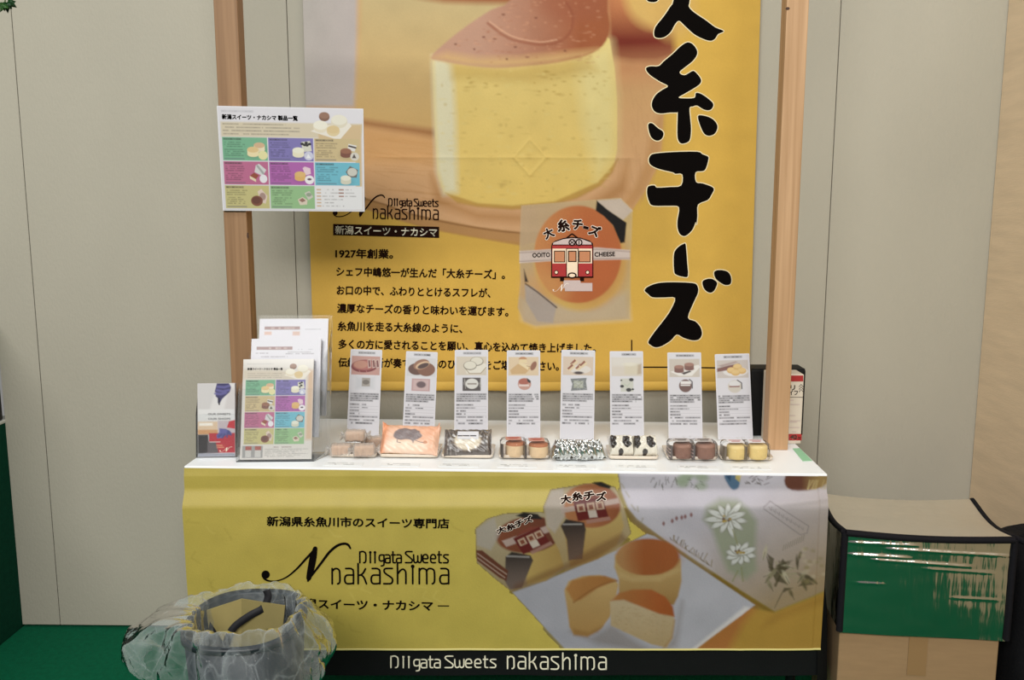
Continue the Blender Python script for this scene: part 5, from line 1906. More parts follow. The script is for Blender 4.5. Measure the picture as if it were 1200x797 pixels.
# 6: two packets with black patches on white
for (px, py, lab) in ((728, 535.5, 'left one of the two white packets with black cow patches'), (756, 535.8, 'right one of the two white packets with black cow patches')):
    base = fp(px, py) + np.array([0, 0, 0.0145])
    root = empty('patched_packet', tuple(base), lab, 'packet', 'cow-patterned packets on the sixth plate')

    def paint6(cv):
        cv.poly([(-1, -1), (101, -1), (101, 101), (-1, 101)], (222, 216, 202), 1)
        cv.poly([(58, 22), (74, 18), (84, 30), (82, 50), (90, 66), (76, 80), (60, 76), (52, 56), (54, 36)], (34, 26, 24), 1.2, 1, 3)
        cv.poly([(6, 14), (24, 10), (30, 30), (24, 50), (28, 64), (10, 84), (2, 60)], (38, 30, 28), 1.2, 1, 3)
        cv.poly([(34, 90), (46, 84), (56, 96), (40, 104)], (38, 30, 28), 1.2, 1, 3)
        cv.poly([(34, -2), (50, -2), (48, 8), (38, 8)], (38, 30, 28), 1.2)
    M = frame_of(base, 0.08, math.radians(44)) @ Matrix.Translation((0, 0.020, 0))
    pillow('packet_film', M, 0.070, 0.066, 0.030, paint6, print_mat('glossy_packet', 0.16, coat=0.6, spec=0.6), root, 1.2, 0.07, 0.0012, px * 0.3, mat('pale_film', (160, 150, 140), 0.3))

# ------------------------------------------------------------------ price tags on the front edge
for k, (px, lab) in enumerate(((403, 'paper-wrapped sweets'), (469, 'peach packet'), (538, 'grey packet'), (606, 'two cream cheesecakes'), (675, 'silver packets'), (745, 'cow-patterned packets'), (817, 'chocolate cakes'), (879, 'yellow cakes'))):
    py = 544.2 + (px - 403) * 0.0094
    c = on_t(px, py)
    root = empty('price_tag', tuple(c), 'small white printed price tag in front of the ' + lab, 'price tag', 'price tags along the front edge')
    b = MB()
    b.box(c + np.array([0, 0, 0.0007]), (0.112, 0.030, 0.0010), rz=TA, bevel=0.0003, seg=1)
    b.build('tag_paper', mat('tag_white_paper', (240, 242, 242), 0.5), root)
    cv = Canvas(0, 0, 112, 30, 1.0, (240, 242, 242))
    cv.dashes(8, 30, 9, 4.5, (60, 60, 60), 0.8, 0.2)
    cv.dashes(34, 84, 8, 4, (110, 112, 112), 0.8, 0.1)
    cv.dashes(20, 34, 20, 5, (60, 60, 60), 0.8, 0.2)
    cv.dashes(56, 86, 21, 4, (90, 90, 92), 0.8, 0.1)
    cv.mesh('tag_print', lambda x, y, c=c: c + np.multiply.outer((np.asarray(x) - 56) / 1000 * 0.98, E1) + np.multiply.outer((15 - np.asarray(y)) / 1000 * 0.96, E2) + np.array([0, 0, 0.0015]),
            print_mat('paper_print', 0.6), root, gain=1.0)

# ------------------------------------------------------------------ three-tier leaflet holder
HB = on_t(322, 542.0)
LEAN = math.radians(17)
YAWH = math.radians(3.0)
HW = 0.222
root = empty('leaflet_holder', tuple(HB), 'large clear three-tier leaflet holder at the left end of the table', 'holder')
tiers = []
for k in range(3):
    Bk = HB + np.array([0.012 * k + 0.002 * k, 0.040 * k + 0.010, 0.004 + 0.0550 * k])
    tiers.append(Sheet(Bk, 0.214, 0.297, LEAN, 0.0, YAWH))
for k, t in enumerate(tiers):
    p = Sheet(t.B - np.array([0, 0.006, 0.002]), HW, 0.21 if k == 0 else 0.14, LEAN, 0, YAWH)
    p.slab(0.0018).build('front_pocket', acrylic_m, root)
bk = Sheet(tiers[2].B + np.array([0, 0.016, -0.002]), HW, 0.305, LEAN, 0, YAWH)
bk.slab(0.002).build('back_panel', acrylic_m, root)
for sgn in (-1, 1):
    b = MB()
    u = 0.5 + 0.5 * sgn
    pts = []
    f0 = Sheet(tiers[0].B - np.array([0, 0.006, 0.002]), HW, 0.21, LEAN, 0, YAWH)
    z0 = T + 0.001
    pts = [f0(u, 1.0), f0(u, 0.0), tiers[1](u, 0.30), tiers[1](u, 0.18), tiers[2](u, 0.30), bk(u, 0.06), bk(u, 0.98)]
    pts = [np.asarray(p) for p in pts]
    low = pts[-1].copy()
    low[2] = z0
    low[1] -= 0.03
    pts.append(low)
    b.prism(pts, np.array([0.0018 * sgn, 0, 0]))
    b.build('side_panel', acrylic_m, root)
b = MB()
q0, q1 = np.asarray(f0(0, 1)), np.asarray(f0(1, 1))
b.prism([(q0[0], q0[1], T + 0.0006), (q1[0], q1[1], T + 0.0006), (q1[0] + 0.01, q1[1] + 0.10, T + 0.0006), (q0[0] + 0.01, q0[1] + 0.10, T + 0.0006)], np.array([0, 0, 0.0022]))
b.build('base_plate', acrylic_m, root)

# leaflets (small piles) standing in the tiers
LW, LH = 0.205, 0.292
cv = Canvas(0, 0, 210, 297, 1.3, (222, 216, 210))
cv.poly([(0, 30), (150, 34), (150, 62), (0, 60)], (214, 202, 184), 6)
cv.poly([(194, 30), (210, 34), (210, 240), (190, 240)], (216, 178, 142), 5, 0.8)
head_photo(cv, 122, 14, 80, 48)
cv.dashes(12, 90, 14, 3, (190, 186, 186), 0.7, 0.1)
for i in range(3):
    cv.dashes(14, 116, 43 + i * 6, 2.2, (140, 134, 128), 0.6, 0.1)
order = [(0, 0), (1, 1), (2, 2), (4, 4), (3, 3), (5, 5), (6, 6), (7, 7)]
for i, (bgk, kd) in enumerate(order):
    art_cell(cv, 9 + (i % 2) * 90, 62 + (i // 2) * 48, 88, 46.5, CELL_BG[bgk], kd)
cv.rect(6, 257, 66, 292, (160, 158, 156), 1)
for x in (15, 43):
    cv.rect(x, 258, x + 18, 270, (166, 84, 74), 1)
    cv.rect(x, 270, x + 17, 290, (206, 202, 198), 1)
cv.dashes(98, 150, 261, 2.6, (120, 84, 76), 0.8, 0.05)
for i in range(6):
    cv.dashes(72, 200 - 20 * (i % 3), 267 + i * 4.4, 1.8, (120, 116, 114), 0.7, 0.2)
t = Sheet(tiers[0].B + tiers[0].ez * 0.002, LW, LH, LEAN, 0, YAWH)
root = empty('leaflet', tuple(t.B), 'product list leaflet with coloured boxes in the front tier of the holder', 'leaflet')
t.slab(0.006).build('paper_stack', paper_m, root)
cv.mesh('printed_sheet', lambda x, y, s_=t: s_(np.asarray(x) / 210, np.asarray(y) / 297, 0.0005), gloss_print, root, gain=0.74)
ink = Ink()
ink.text('新潟スイーツ・ナカシマ 製品一覧', (13, 29), (118, 29.5), 7.5, 0, 0.0008, 0.045)
ink.build('heading_print', lambda x, y, l, s_=t: s_(np.asarray(x) / 210, np.asarray(y) / 297, l), [INK_BLACK], root)
for k, lab in ((1, 'white leaflet with a short brown bar in the middle tier of the holder'), (2, 'white leaflet with a brown bar in the rear, highest tier of the holder')):
    t = Sheet(tiers[k].B + tiers[k].ez * 0.002, LW, LH, LEAN, 0, YAWH)
    root = empty('leaflet', tuple(t.B), lab, 'leaflet')
    t.slab(0.006).build('paper_stack', paper_m, root)
    cv = Canvas(0, 0, 210, 297, 0.9, (222, 220, 230))
    cv.rect(16, 24, 124, 34, (136, 86, 82), 0.8)
    cv.dashes(36, 108, 29, 4, (206, 176, 168), 0.8, 0.4, 5)
    cv.dashes(140, 188, 33, 3, (160, 158, 170), 0.8, 0.2)
    if k == 2:
        cv.rect(16, 40, 38, 50, (214, 168, 148), 2)
        cv.rect(102, 40, 124, 52, (206, 164, 146), 2)
    else:
        cv.dashes(14, 52, 44, 3, (96, 92, 98), 0.8, 0.2)
        cv.dashes(104, 190, 46, 3, (110, 106, 112), 0.8, 0.1)
        cv.dashes(104, 180, 41, 2.5, (130, 126, 132), 0.8, 0.1)
        cv.dashes(30, 110, 55, 3, (120, 116, 122), 0.8, 0.1)
    for i in range(20):
        cv.dashes(16, 194, 70 + i * 10, 3, (150, 148, 156), 0.6, 0.15)
    cv.mesh('printed_sheet', lambda x, y, s_=t: s_(np.asarray(x) / 210, np.asarray(y) / 297, 0.0005), gloss_print, root, gain=0.62)

# ------------------------------------------------------------------ small brochure holder at the far left
SB = on_t(253.0, 537.0)
root = empty('brochure_holder', tuple(SB), 'small clear brochure holder at the left corner of the table', 'holder')
sh = Sheet(SB + np.array([0, 0.006, 0.003]), 0.108, 0.215, math.radians(9), 0, math.radians(4))
sh.slab(0.0016, -0.04, 0.42, 1.04, 1.0, 0.003).build('front_pocket', acrylic_m, root)
sh.slab(0.0020, -0.04, 0.0, 1.04, 1.0, -0.030).build('back_panel', acrylic_m, root)
for u in (-0.04, 1.03):
    b = MB()
    b.prism([np.asarray(sh(u, 0.42, 0.003)), np.asarray(sh(u, 0.0, -0.028)), np.asarray(sh(u, 1.0, -0.030)), np.asarray(sh(u, 1.0, 0.003))], sh.ex * 0.0014)
    b.build('side_panel', acrylic_m, root)
b = MB()
b.prism([np.asarray(sh(-0.04, 1, 0.003)), np.asarray(sh(1.04, 1, 0.003)), np.asarray(sh(1.04, 1, -0.027)), np.asarray(sh(-0.04, 1, -0.027))], np.array([0, 0, -0.002]))
b.build('base_plate', acrylic_m, root)
root = empty('brochure', tuple(sh.B), 'folded brochure showing purple gloves and a red panel, in the small holder', 'brochure')
sh.slab(0.016, 0.0, 0.0, 1.0, 1.0, 0.0).build('paper_stack', mat('brochure_paper', (206, 196, 200), 0.6), root)
cv = Canvas(0, 0, 100, 215, 1.2, (214, 210, 210))
cv.poly([(0, 0), (50, 0), (44, 40), (30, 85), (0, 90)], (200, 196, 196), 4)
cv.poly([(84, 10), (100, 20), (100, 84), (70, 84)], (202, 196, 196), 4)
cv.poly([(52, 0), (84, 0), (90, 12), (86, 26), (76, 36), (66, 46), (60, 58), (54, 58), (54, 44), (48, 38), (50, 28), (46, 24)], (58, 54, 96), 1.5)
for pts in ([(54, 10), (72, 12), (84, 8)], [(52, 20), (68, 24), (84, 20)], [(48, 30), (62, 32), (76, 28)]):
    cv.line(pts, 7, (98, 94, 150), 2, 0.9)
cv.line([(57, 44), (58, 62)], 4, (30, 28, 40), 1)
cv.rect(2, 76, 98, 110, (216, 214, 214), 2)
cv.rect(0, 112, 54, 142, (214, 188, 160), 2)
cv.rect(4, 116, 40, 124, (236, 230, 222), 2)
cv.rect(0, 136, 54, 150, (200, 150, 104), 2)
cv.rect(54, 110, 100, 150, (190, 176, 182), 2)
cv.poly([(84, 112), (100, 108), (100, 134), (78, 130)], (190, 44, 56), 1)
cv.rect(30, 146, 100, 204, (176, 40, 54), 1.5)
cv.poly([(0, 150), (28, 150), (32, 204), (0, 208)], (44, 38, 40), 2)
cv.poly([(26, 170), (48, 172), (56, 204), (26, 206)], (92, 84, 88), 2)
cv.poly([(58, 132), (76, 134), (88, 142), (92, 150), (76, 152), (66, 160), (52, 162), (50, 152), (58, 144)], (92, 92, 152), 1.5)
for pts in ([(56, 156), (64, 150)], [(66, 160), (72, 150)], [(78, 158), (80, 146)], [(88, 152), (82, 140)]):
    cv.line(pts, 5, (64, 66, 120), 1.5, 0.9)
cv.line([(32, 172), (60, 172)], 1.6, (230, 214, 210), 1)
cv.dashes(50, 72, 182, 3, (220, 160, 120), 0.9, 0.1)
cv.dashes(50, 72, 188, 3, (220, 160, 120), 0.9, 0.1)
cv.rect(0, 205, 100, 215, (150, 152, 164), 2)
pl_ = lambda x, y, l=0.0006: sh(np.asarray(x) / 100, np.asarray(y) / 215, l)
cv.mesh('printed_cover', lambda x, y: pl_(x, y), gloss_print, root, gain=0.96)
ink = Ink()
ink.text('OUR SWEETS', (28, 90), (88, 90.5), 6, 0, 0.0010, 0.01)
ink.text('OUR SHOPS', (28, 104), (88, 104.5), 6, 0, 0.0010, 0.01)
ink.build('cover_print', lambda x, y, l: pl_(x, y, l), [mat('grey_text_ink', (120, 116, 120), 0.6), INK_WHITE], root)
ink = Ink()
logo_swash(ink, affine(48, 205, 572, 436, 58, 186, 92, 201), 0.07, 1, 0.0010)
ink.build('logo_print', lambda x, y, l: pl_(x, y, l), [MATS['grey_text_ink'], INK_WHITE], root)

# ------------------------------------------------------------------ behind the right post
def box_px(xa, xb, ytop, zbot, yfront, depth):
    a_, b_ = on_y(xa, ytop, yfront), on_y(xb, ytop, yfront)
    return (a_[0] + b_[0]) / 2, b_[0] - a_[0], (a_[2] + b_[2]) / 2 - zbot


cx, w, h = box_px(880.5, 945.0, 433.5, T, 2.765, 0.08)
root = empty('black_box', (cx, 2.81, T), 'black box standing behind the right wooden post', 'box')
b = MB()
b.box((cx, 2.81, T + 0.0005 + h / 2), (w, 0.085, h), bevel=0.006, seg=3)
b.build('box_body', mat('black_card', (12, 12, 13), 0.6, spec=0.25), root)
b = MB()
b.box((cx, 2.81, T + h + 0.001), (w * 0.98, 0.080, 0.003), bevel=0.001)
b.build('box_lid', MATS['black_card'], root)
CY = 2.672
a_, b_ = on_y(903, 439, CY), on_y(942.5, 439, CY)
cx, w = (a_[0] + b_[0]) / 2, b_[0] - a_[0]
h = float(b_[2]) - T
root = empty('white_carton', (cx, CY + 0.04, T), 'white printed carton with a red top stripe, half hidden by the right post', 'carton')
b = MB()
b.box((cx, CY + 0.04, T + 0.0005 + h / 2), (w, 0.08, h), bevel=0.003)
b.build('carton_body', mat('carton_white', (212, 200, 184), 0.5), root)
cpl = lambda x, y, l=0.0006: on_y(x, y, CY - 0.0005) - np.multiply.outer(np.ones(np.shape(x)) * l, np.array([0, 1.0, 0]))
ink = Ink()
ink.rect(904.5, 440, 941.2, 447, 1, 0.0006)
ink.build('stripe_print', cpl, [INK_BLACK, INK_RED, INK_GREY, INK_WHITE], root)
ink = Ink()
ink.text('リ', (926.3, 454.4), (931.8, 454.4), 6, 0, 0.0006, 0.02)
ink.text('イフ', (924.5, 460.3), (935, 460.3), 5.5, 0, 0.0006, 0.02)
ink.build('carton_lettering', cpl, [INK_BLACK], root)
ink = Ink()
for k in range(3):
    ink.stroke([(936.4, 453.2 + k * 3), (938.8, 450.4 + k * 3), (941.2, 453.2 + k * 3)], 0.7, 0, 0.0006)
ink.stroke([(924, 465.5), (941, 465.6)], 0.5, 0, 0.0006, cap=False)
for (xa, xb, y) in ((924, 930, 469), (926, 937, 474), (924, 932, 487), (926, 938, 493), (925, 934, 494.6), (924, 937, 501), (928, 933, 506)):
    ink.stroke([(xa, y), (xb, y)], 0.8, 2, 0.0006, cap=False)
ink.rect(924.2, 508.5, 939.3, 516, 1, 0.0006)
ink.text('40', (926.0, 512.3), (934.0, 512.3), 5.4, 3, 0.0010, 0.03)
ink.text('枚', (935.0, 513.3), (938.4, 513.3), 3.4, 3, 0.0010, 0.01)
ink.build('carton_print', cpl, [INK_BLACK, INK_RED, INK_GREY, INK_WHITE], root)

# green tape on the table's right end
b = MB()
b.prism([tuple(on_t(x, y, 0.0008)) for x, y in ((928.6, 525.6), (937.2, 525.2), (952.0, 540.0), (940.6, 540.4))], np.array([0, 0, -0.0006]))
tag(b.build('tape_strip', mat('pale_green_tape', (146, 200, 160), 0.5), None, tuple(on_t(940, 533))), 'pale green tape strip on the right end of the white table top', 'tape')

# ================================================================== COOLER BAG ON A CARDBOARD BOX, BAG BESIDE IT
BRZ = math.radians(-5.9)
BE1 = np.array([math.cos(BRZ), math.sin(BRZ), 0])
BE2 = np.array([-math.sin(BRZ), math.cos(BRZ), 0])
CBY = 2.30
pl0, pr0 = on_plane(984.0, 745, (1.1, CBY, 0), BE2), on_plane(1180.5, 749, (1.1, CBY, 0), BE2)
BOXZ = float((pl0[2] + pr0[2]) / 2)                   # top of the cardboard box
ptl, ptr = on_plane(991, 622, (1.1, CBY, 0), BE2), on_plane(1188.5, 629, (1.1, CBY, 0), BE2)
LIDZ = float((ptl[2] + ptr[2]) / 2)
CW = float(np.linalg.norm((ptr - ptl)[:2]))
CL = np.array([ptl[0], ptl[1], 0])                    # front left corner on plan
CD = 0.30


def cpt(s, d, z):
    return CL + BE1 * s + BE2 * d + np.array([0, 0, z])


card_m = mat('brown_cardboard', (150, 120, 86), 0.8, noise_amt=0.05, noise_scale=14, bump=0.08, bump_scale=150, stretch=(1, 1, 6))
root = empty('cardboard_box', tuple(cpt(CW / 2, CD / 2, 0)), 'brown cardboard box on the floor under the silver cooler bag', 'box')
b = MB()
b.box(cpt(CW / 2 - 0.004, CD / 2 + 0.01, BOXZ / 2 + 0.0005), (CW - 0.012, CD, BOXZ - 0.004), rz=BRZ, bevel=0.004, seg=2)
b.build('box_body', card_m, root)
for d0, d1 in ((0.012, CD / 2 + 0.008), (CD / 2 + 0.012, CD + 0.008)):
    b = MB()
    b.box(cpt(CW / 2 - 0.004, (d0 + d1) / 2, BOXZ - 0.002), (CW - 0.02, d1 - d0, 0.003), rz=BRZ)
    b.build('flap', card_m, root)
b = MB()
b.box(cpt(CW / 2 - 0.004, 0.0085, BOXZ - 0.06), (0.05, 0.001, 0.115), rz=BRZ)
b.build('packing_tape', mat('clear_brown_tape', (146, 114, 78), 0.35), root)


def foil_mat(name, tint, rough, wr):
    m, nt, bs = nodes_of(name)
    bs.inputs['Base Color'].default_value = (*lin(tint), 1)
    bs.inputs['Metallic'].default_value = 1.0
    bs.inputs['Roughness'].default_value = rough
    tc = nt.nodes.new('ShaderNodeTexCoord')
    mp = nt.nodes.new('ShaderNodeMapping')
    mp.inputs['Scale'].default_value = (26.0, 26.0, 4.0)
    mp.inputs['Rotation'].default_value = (0, 0, -BRZ)
    nt.links.new(tc.outputs['Object'], mp.inputs[0])
    n1 = nt.nodes.new('ShaderNodeTexNoise')
    n1.inputs['Scale'].default_value = 1.0
    n1.inputs['Detail'].default_value = 3
    nt.links.new(mp.outputs[0], n1.inputs['Vector'])
    n2 = nt.nodes.new('ShaderNodeTexNoise')
    n2.inputs['Scale'].default_value = 9.0
    nt.links.new(tc.outputs['Object'], n2.inputs['Vector'])
    ad = nt.nodes.new('ShaderNodeMath')
    ad.operation = 'ADD'
    nt.links.new(n1.outputs['Fac'], ad.inputs[0])
    nt.links.new(n2.outputs['Fac'], ad.inputs[1])
    bp = nt.nodes.new('ShaderNodeBump')
    bp.inputs['Strength'].default_value = wr
    bp.inputs['Distance'].default_value = 0.02
    nt.links.new(ad.outputs[0], bp.inputs['Height'])
    nt.links.new(bp.outputs[0], bs.inputs['Normal'])
    return m


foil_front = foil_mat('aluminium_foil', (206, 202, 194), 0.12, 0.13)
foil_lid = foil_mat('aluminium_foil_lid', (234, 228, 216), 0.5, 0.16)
root = empty('cooler_bag', tuple(cpt(CW / 2, CD / 2, BOXZ + 0.001)), 'silver foil cooler bag with black edging on top of the cardboard box', 'bag')
ZB = BOXZ + 0.001


def lid_z(s, d):
    """lid height: sags between the corners, climbs a little to the back"""
    u, v = s / CW, d / CD
    return LIDZ + 0.006 * v - 0.012 * math.sin(math.pi * u) * (0.7 + 0.3 * v) - 0.020 * math.sin(math.pi * v) ** 1.2 * (0.55 + 0.45 * abs(2 * u - 1))


def crease(s, z):
    """horizontal creases of the foil front"""
    f = 0.0
    for (z0, a, s0, s1, sl) in ((0.035, 0.0035, 0.0, 0.20, 0.0), (0.048, 0.004, 0.10, 0.44, 0.015), (0.068, 0.004, 0.0, 0.18, 0.02), (0.080, 0.004, 0.06, 0.34, 0.03), (0.150, 0.002, 0.02, 0.12, 0), (0.10, 0.002, 0.2, 0.4, 0.02), (0.18, 0.0018, 0.28, 0.42, 0)):
        k = max(0.0, min(1.0, (s - s0) / 0.03)) * max(0.0, min(1.0, (s1 - s) / 0.03))
        dz = (LIDZ - z) - z0 - sl * (s - s0)
        f += a * k * math.exp(-(dz / 0.0030) ** 2)
    return f + 0.0012 * noise.noise(Vector((s * 9, z * 26, 2.0))) + 0.010 * math.sin(s * 13.0 + 0.4) * (LIDZ - z) * (0.4 + s)


NU, NV = 90, 100
b = MB()
F = np.zeros((NU, NV, 3))
for i in range(NU):
    for j in range(NV):
        s = CW * i / (NU - 1)
        zt = lid_z(s, 0) - 0.006
        z = ZB + (zt - ZB) * j / (NV - 1)
        F[i, j] = cpt(s, -crease(s, z), z)
b.grid(F)
b.build('front_panel', foil_front, root)
for s, flip in ((0.0, 1), (CW, -1)):
    G = np.zeros((40, 40, 3))
    for i in range(40):
        for j in range(40):
            d = CD * i / 39
            zt = lid_z(s, d) - 0.006
            z = ZB + (zt - ZB) * j / 39
            G[i, j] = cpt(s - flip * 0.006 * noise.noise(Vector((d * 7, z * 9, s * 5))) * math.sin(math.pi * i / 39), d, z)
    b = MB()
    b.grid(G)
    b.build('side_panel', foil_front, root)
b = MB()
G = np.zeros((20, 2, 3))
for i in range(20):
    s = CW * i / 19
    G[i, 0], G[i, 1] = cpt(s, CD, ZB), cpt(s, CD, lid_z(s, CD) - 0.006)
b.grid(G)
b.build('back_panel', foil_front, root)
G = np.zeros((60, 40, 3))
for i in range(60):
    for j in range(40):
        s, d = CW * i / 59, CD * j / 39
        wr = 0.0016 * noise.noise(Vector((s * 6, d * 40, 5))) * math.sin(math.pi * i / 59)
        G[i, j] = cpt(s, d, lid_z(s, d) + wr)
b = MB()
b.grid(G)
b.build('lid', foil_lid, root)
pipe_m = mat('black_binding', (16, 14, 20), 0.75, noise_amt=0.1, bump=0.3, bump_scale=300, spec=0.2)


def piping(pts, r):
    b = MB()
    b.tube(pts, r, 10)
    b.build('edge_binding', pipe_m, root)


piping([cpt(CW * i / 30, -0.004, lid_z(CW * i / 30, 0) - 0.006) for i in range(31)], 0.0095)
piping([cpt(-0.004, CD * i / 20, lid_z(0, CD * i / 20) - 0.004) for i in range(21)], 0.0085)
piping([cpt(CW + 0.004 + (0.02 if i == 0 else 0), CD * i / 20 - (0.012 if i == 0 else 0), lid_z(CW, CD * i / 20) - 0.004 - (0.004 if i == 0 else 0)) for i in range(21)], 0.0085)
piping([cpt(-0.002, -0.002, lid_z(0, 0) - 0.006 - (lid_z(0, 0) - 0.012 - ZB) * i / 12) for i in range(13)], 0.0095)
piping([cpt(CW + 0.002, -0.002, lid_z(CW, 0) - 0.006 - (lid_z(CW, 0) - 0.012 - ZB) * i / 12) for i in range(13)], 0.0085)

# black bag standing between the boxes and the right wall
bx = float(cpt(CW, 0, 0)[0]) + 0.032
bw = R_EDGE - 0.02 - bx
root = empty('black_bag', (bx + bw / 2, 2.42, 0.0), 'black cloth bag on the floor between the cooler bag and the right wall', 'bag')
P = np.zeros((48, 16, 3))
for j in range(16):
    t = j / 15
    k = 1.0 - 0.10 * t ** 3 - (0.4 if j == 15 else 0)
    s2 = sup(bw / 2 * k, 0.17 * k, 4)
    for i in range(48):
        nn = noise.noise(Vector((s2[i, 0] * 9, s2[i, 1] * 9, t * 4))) * 0.010
        P[i, j] = (bx + bw / 2 + s2[i, 0] - abs(nn) * np.sign(s2[i, 0]), 2.42 + s2[i, 1] + nn, 0.004 + 0.60 * t + (nn if j > 10 else 0))
b = MB()
b.grid(P, close_u=True)
b.poly([tuple(p) for p in P[:, -1]])
b.poly([tuple(p) for p in P[::-1, 0]])
b.build('bag_body', mat('black_cloth', (15, 14, 17), 0.85, noise_amt=0.15, bump=0.3, bump_scale=120, spec=0.2), root)
b = MB()
b.tube([(bx + bw / 2 - 0.05, 2.40, 0.58), (bx + bw / 2 - 0.055, 2.39, 0.61), (bx + bw / 2 - 0.03, 2.385, 0.63), (bx + bw / 2 + 0.02, 2.385, 0.625), (bx + bw / 2 + 0.05, 2.39, 0.605), (bx + bw / 2 + 0.05, 2.40, 0.58)], 0.008, 8, flat=0.5)
b.build('handle', MATS['black_cloth'], root)

# ================================================================== WASTE BIN WITH A CLEAR LINER
NC = np.array(on_y(288, 722, 1.97))
NC[2] = 0.0
TUBZ = 0.556
root = empty('waste_bin', tuple(NC), 'dark slate waste bin lined with a crumpled clear plastic bag, in front of the table', 'bin')


def bin_ring(hx, hy, z, k=56, n=2.5):
    s2 = sup(hx, hy, n, k)
    return np.column_stack([NC[0] + s2[:, 0], NC[1] + s2[:, 1], np.full(k, z)])


HX, HY = 0.132, 0.150
tub_m = mat('slate_grey_plastic', (22, 33, 42), 0.45, noise_amt=0.05, bump=0.06, bump_scale=60)
b = MB()
b.grid(np.stack([bin_ring(0.02, 0.02, 0.004), bin_ring(0.10, 0.115, 0.004), bin_ring(0.104, 0.12, 0.02), bin_ring(HX, HY, TUBZ), bin_ring(HX - 0.004, HY - 0.004, TUBZ + 0.002),
                 bin_ring(HX - 0.008, HY - 0.008, TUBZ - 0.004), bin_ring(0.098, 0.113, 0.03), bin_ring(0.02, 0.02, 0.03)], 1), close_u=True)
b.build('tub', tub_m, root)
b = MB()
b.grid(np.stack([bin_ring(HX, HY, TUBZ), bin_ring(HX + 0.005, HY + 0.005, TUBZ + 0.004), bin_ring(HX + 0.006, HY + 0.006, TUBZ - 0.014), bin_ring(HX, HY, TUBZ - 0.016), bin_ring(HX, HY, TUBZ)], 1), close_u=True)
b.build('rim', mat('dark_slate_plastic', (26, 32, 38), 0.4), root)

# liner: hugs the inside, folds over the rim and hangs outside, with a flared wing at the left
liner_m = clear_mat('crumpled_polythene', (0.98, 0.99, 0.99), 0.05, 0.10, 0.2, 30.0, edge=0.60, white=(0.80, 0.87, 0.89), ior=1.12, crumple=0.28)
NA, NT = 280, 120
P = np.zeros((NA, NT, 3))
for i in range(NA):
    a = 2 * math.pi * i / NA
    ca, sa = math.cos(a), math.sin(a)
    wing = math.exp(-((math.atan2(math.sin(a - math.pi * 1.02), math.cos(a - math.pi * 1.02))) / 0.50) ** 2)
    sup_r = (abs(ca) ** 2.5 + abs(sa) ** 2.5) ** (-1 / 2.5)
    for j in range(NT):
        t = j / (NT - 1)
        rim_r = HX * sup_r + 0.012
        rim_z = TUBZ + 0.016 + 0.010 * noise.noise(Vector((ca * 2.2, sa * 2.2, 3)))
        if t < 0.36:                      # inside wall, up to the rim
            q = t / 0.36
            r = (0.088 + 0.030 * q) * sup_r
            z = 0.05 + (rim_z - 0.05) * q
            lim = 0.010
        elif t < 0.50:                    # roll over the rim
            q = (t - 0.36) / 0.14
            r = 0.118 * sup_r + (rim_r + 0.012 + 0.10 * wing - 0.118 * sup_r) * q
            z = rim_z + 0.014 * math.sin(math.pi * q) - 0.004 * q - 0.016 * wing * q
            lim = 0.020
        else:                             # hanging outside
            q = (t - 0.50) / 0.50
            r = rim_r + 0.012 + 0.10 * wing + (0.030 + 0.022 * max(0.0, ca)) * math.sin(math.pi * min(1, q * 1.2)) - 0.008 * q + 0.012 * wing * math.sin(3 * q)
            z = rim_z - 0.004 - 0.016 * wing - (0.250 - 0.17 * wing) * q
            lim = 0.024 + 0.012 * wing
        vd = noise.voronoi(Vector((ca * 2.2 + 5, sa * 2.2, z * 11 + t * 3)))[0]
        vd2 = noise.voronoi(Vector((ca * 5 + 5, sa * 5, z * 26 + t * 5)))[0]
        f = 0.6 * noise.noise(Vector((ca * 3.2, sa * 3.2, t * 7))) + 0.9 * (vd[1] - vd[0]) + 0.5 * (vd2[1] - vd2[0]) - 0.45
        r += lim * f
        z += 0.008 * noise.noise(Vector((ca * 6 + 9, sa * 6, t * 8))) * (1 if 0.33 < t else 0.2)
        if t < 0.34:
            r = min(r, (0.095 + 0.028 * z / TUBZ) * sup_r)
        elif t > 0.5:
            r = max(r, rim_r + 0.002)
        P[i, j] = (NC[0] + r * ca, NC[1] + r * sa, z)
b = MB()
b.grid(P, close_u=True)
b.build('liner_bag', liner_m, root, normals=False)

# folded olive card thrown into the bin, with a dark strap lying over it
yb = NC[1] + 0.070
spt = lambda x, y, d=0.0: on_y(x, y, yb + d)
root = empty('card_scrap', tuple(spt(285, 760)), 'folded olive card inside the lined waste bin', 'card')
b = MB()
b.prism([spt(240, 716, -0.01), spt(283, 702), spt(283, 785), spt(248, 785, -0.01)], np.array([0, 0.003, 0]))
b.build('card_panel', mat('olive_card', (150, 136, 84), 0.8, noise_amt=0.05), root)
b = MB()
b.prism([spt(283, 702), spt(334, 710, -0.012), spt(326, 785, -0.012), spt(283, 785)], np.array([0, 0.003, 0]))
b.build('card_panel', mat('olive_card_inner', (134, 122, 74), 0.8, noise_amt=0.05), root)
b = MB()
pts = smooth(np.array([spt(262, 764, -0.012), spt(272, 738, -0.010), spt(292, 722, -0.010), spt(308, 713, -0.006), spt(314, 700, -0.004), spt(312, 692, -0.004)]), 6, False)
L = []
for i, p in enumerate(pts):
    t_ = pts[min(i + 1, len(pts) - 1)] - pts[max(i - 1, 0)]
    w_ = np.cross(t_ / np.linalg.norm(t_), np.array([0, 1.0, 0]))
    w_ /= np.linalg.norm(w_)
    L.append([p - w_ * 0.009, p + w_ * 0.009, p + w_ * 0.009 + np.array([0, 0.002, 0]), p - w_ * 0.009 + np.array([0, 0.002, 0])])
b.grid(np.array(L), close_v=True)
b.build('strap', mat('black_webbing', (26, 26, 30), 0.7), root)
b = MB()
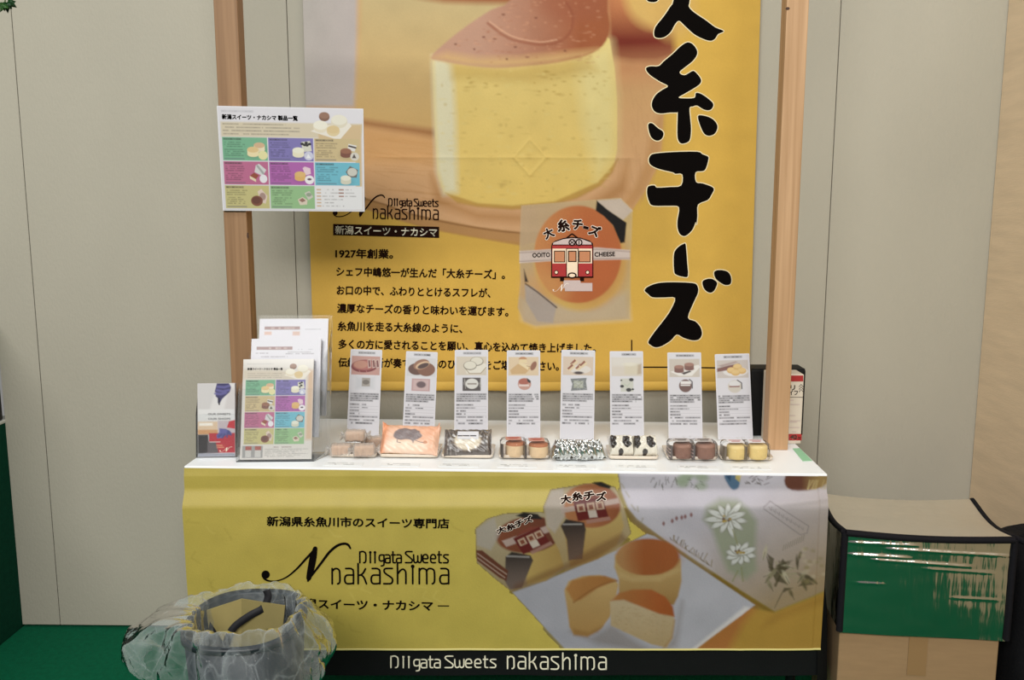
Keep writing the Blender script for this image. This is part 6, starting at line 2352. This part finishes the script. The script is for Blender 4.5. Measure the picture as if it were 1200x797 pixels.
b.prism([spt(238, 728, -0.008), spt(242, 722, -0.008), spt(264, 758, -0.012), spt(262, 766, -0.012), spt(244, 766, -0.012)], np.array([0, 0.002, 0]))
b.build('strap', MATS['black_webbing'], root)

# ================================================================== IVY SPRIG AT THE UPPER LEFT
IY = 2.2
ip = lambda x, y, d=0.0: on_y(x, y, IY + d)
root = empty('ivy_sprig', tuple(ip(2, -12)), 'hanging ivy sprig with dark green leaves at the upper left corner', 'plant')
b = MB()
b.tube([ip(-14, -120), ip(-6, -80), ip(-2, -45), ip(3, -16), ip(6, 0), ip(6, 6)], [0.0016] * 6, 8)
b.build('stem', mat('ivy_stem', (70, 84, 40), 0.6), root)
leaf_m = mat('ivy_leaf', (22, 74, 28), 0.45, noise_amt=0.25, noise_scale=40, bump=0.15, bump_scale=120)
leaf_l = mat('ivy_leaf_light', (58, 104, 44), 0.5, noise_amt=0.2, noise_scale=40)
SHAPE = [(0, 0), (0.20, -0.10), (0.42, -0.02), (0.60, 0.22), (0.36, 0.30), (0.44, 0.62), (0.20, 0.58), (0.0, 1.0), (-0.20, 0.58), (-0.44, 0.62), (-0.36, 0.30), (-0.60, 0.22), (-0.42, -0.02), (-0.20, -0.10)]


def leaf(x, y, size, rot, depth, m):
    """lobed leaf hanging from the photo point (x, y); size in photo points"""
    b = MB()
    c, s = math.cos(rot), math.sin(rot)
    k = size
    vs, mid = [], None
    for (u, v) in SHAPE:
        px, py = x + k * (u * c - v * s), y + k * (u * s + v * c)
        vs.append(ip(px, py, depth + 0.012 * (abs(u) - 0.25) + 0.02 * v * v))
    ctr = b.bm.verts.new(ip(x + k * (-0.35 * s), y + k * (0.35 * c), depth - 0.010))
    ring = [b.bm.verts.new(p) for p in vs]
    for i in range(len(ring)):
        f = b.bm.faces.new((ring[i], ring[(i + 1) % len(ring)], ctr))
        f.smooth = True
    geo = b.bm.faces[:]
    bmesh.ops.solidify(b.bm, geom=geo, thickness=0.0006)
    b.build('leaf', m, root)


leaf(8, 3, 13, -0.1, 0.0, leaf_m)
leaf(5, 5, 11, 0.5, -0.012, leaf_l)
leaf(9, 2, 13, -1.0, 0.008, leaf_m)
leaf(-4, -26, 18, 0.7, 0.01, leaf_m)
leaf(4, -30, 17, -0.8, -0.01, leaf_m)
leaf(-6, -60, 18, 0.9, 0.01, leaf_l)
leaf(-6, -66, 18, -0.9, 0.0, leaf_m)
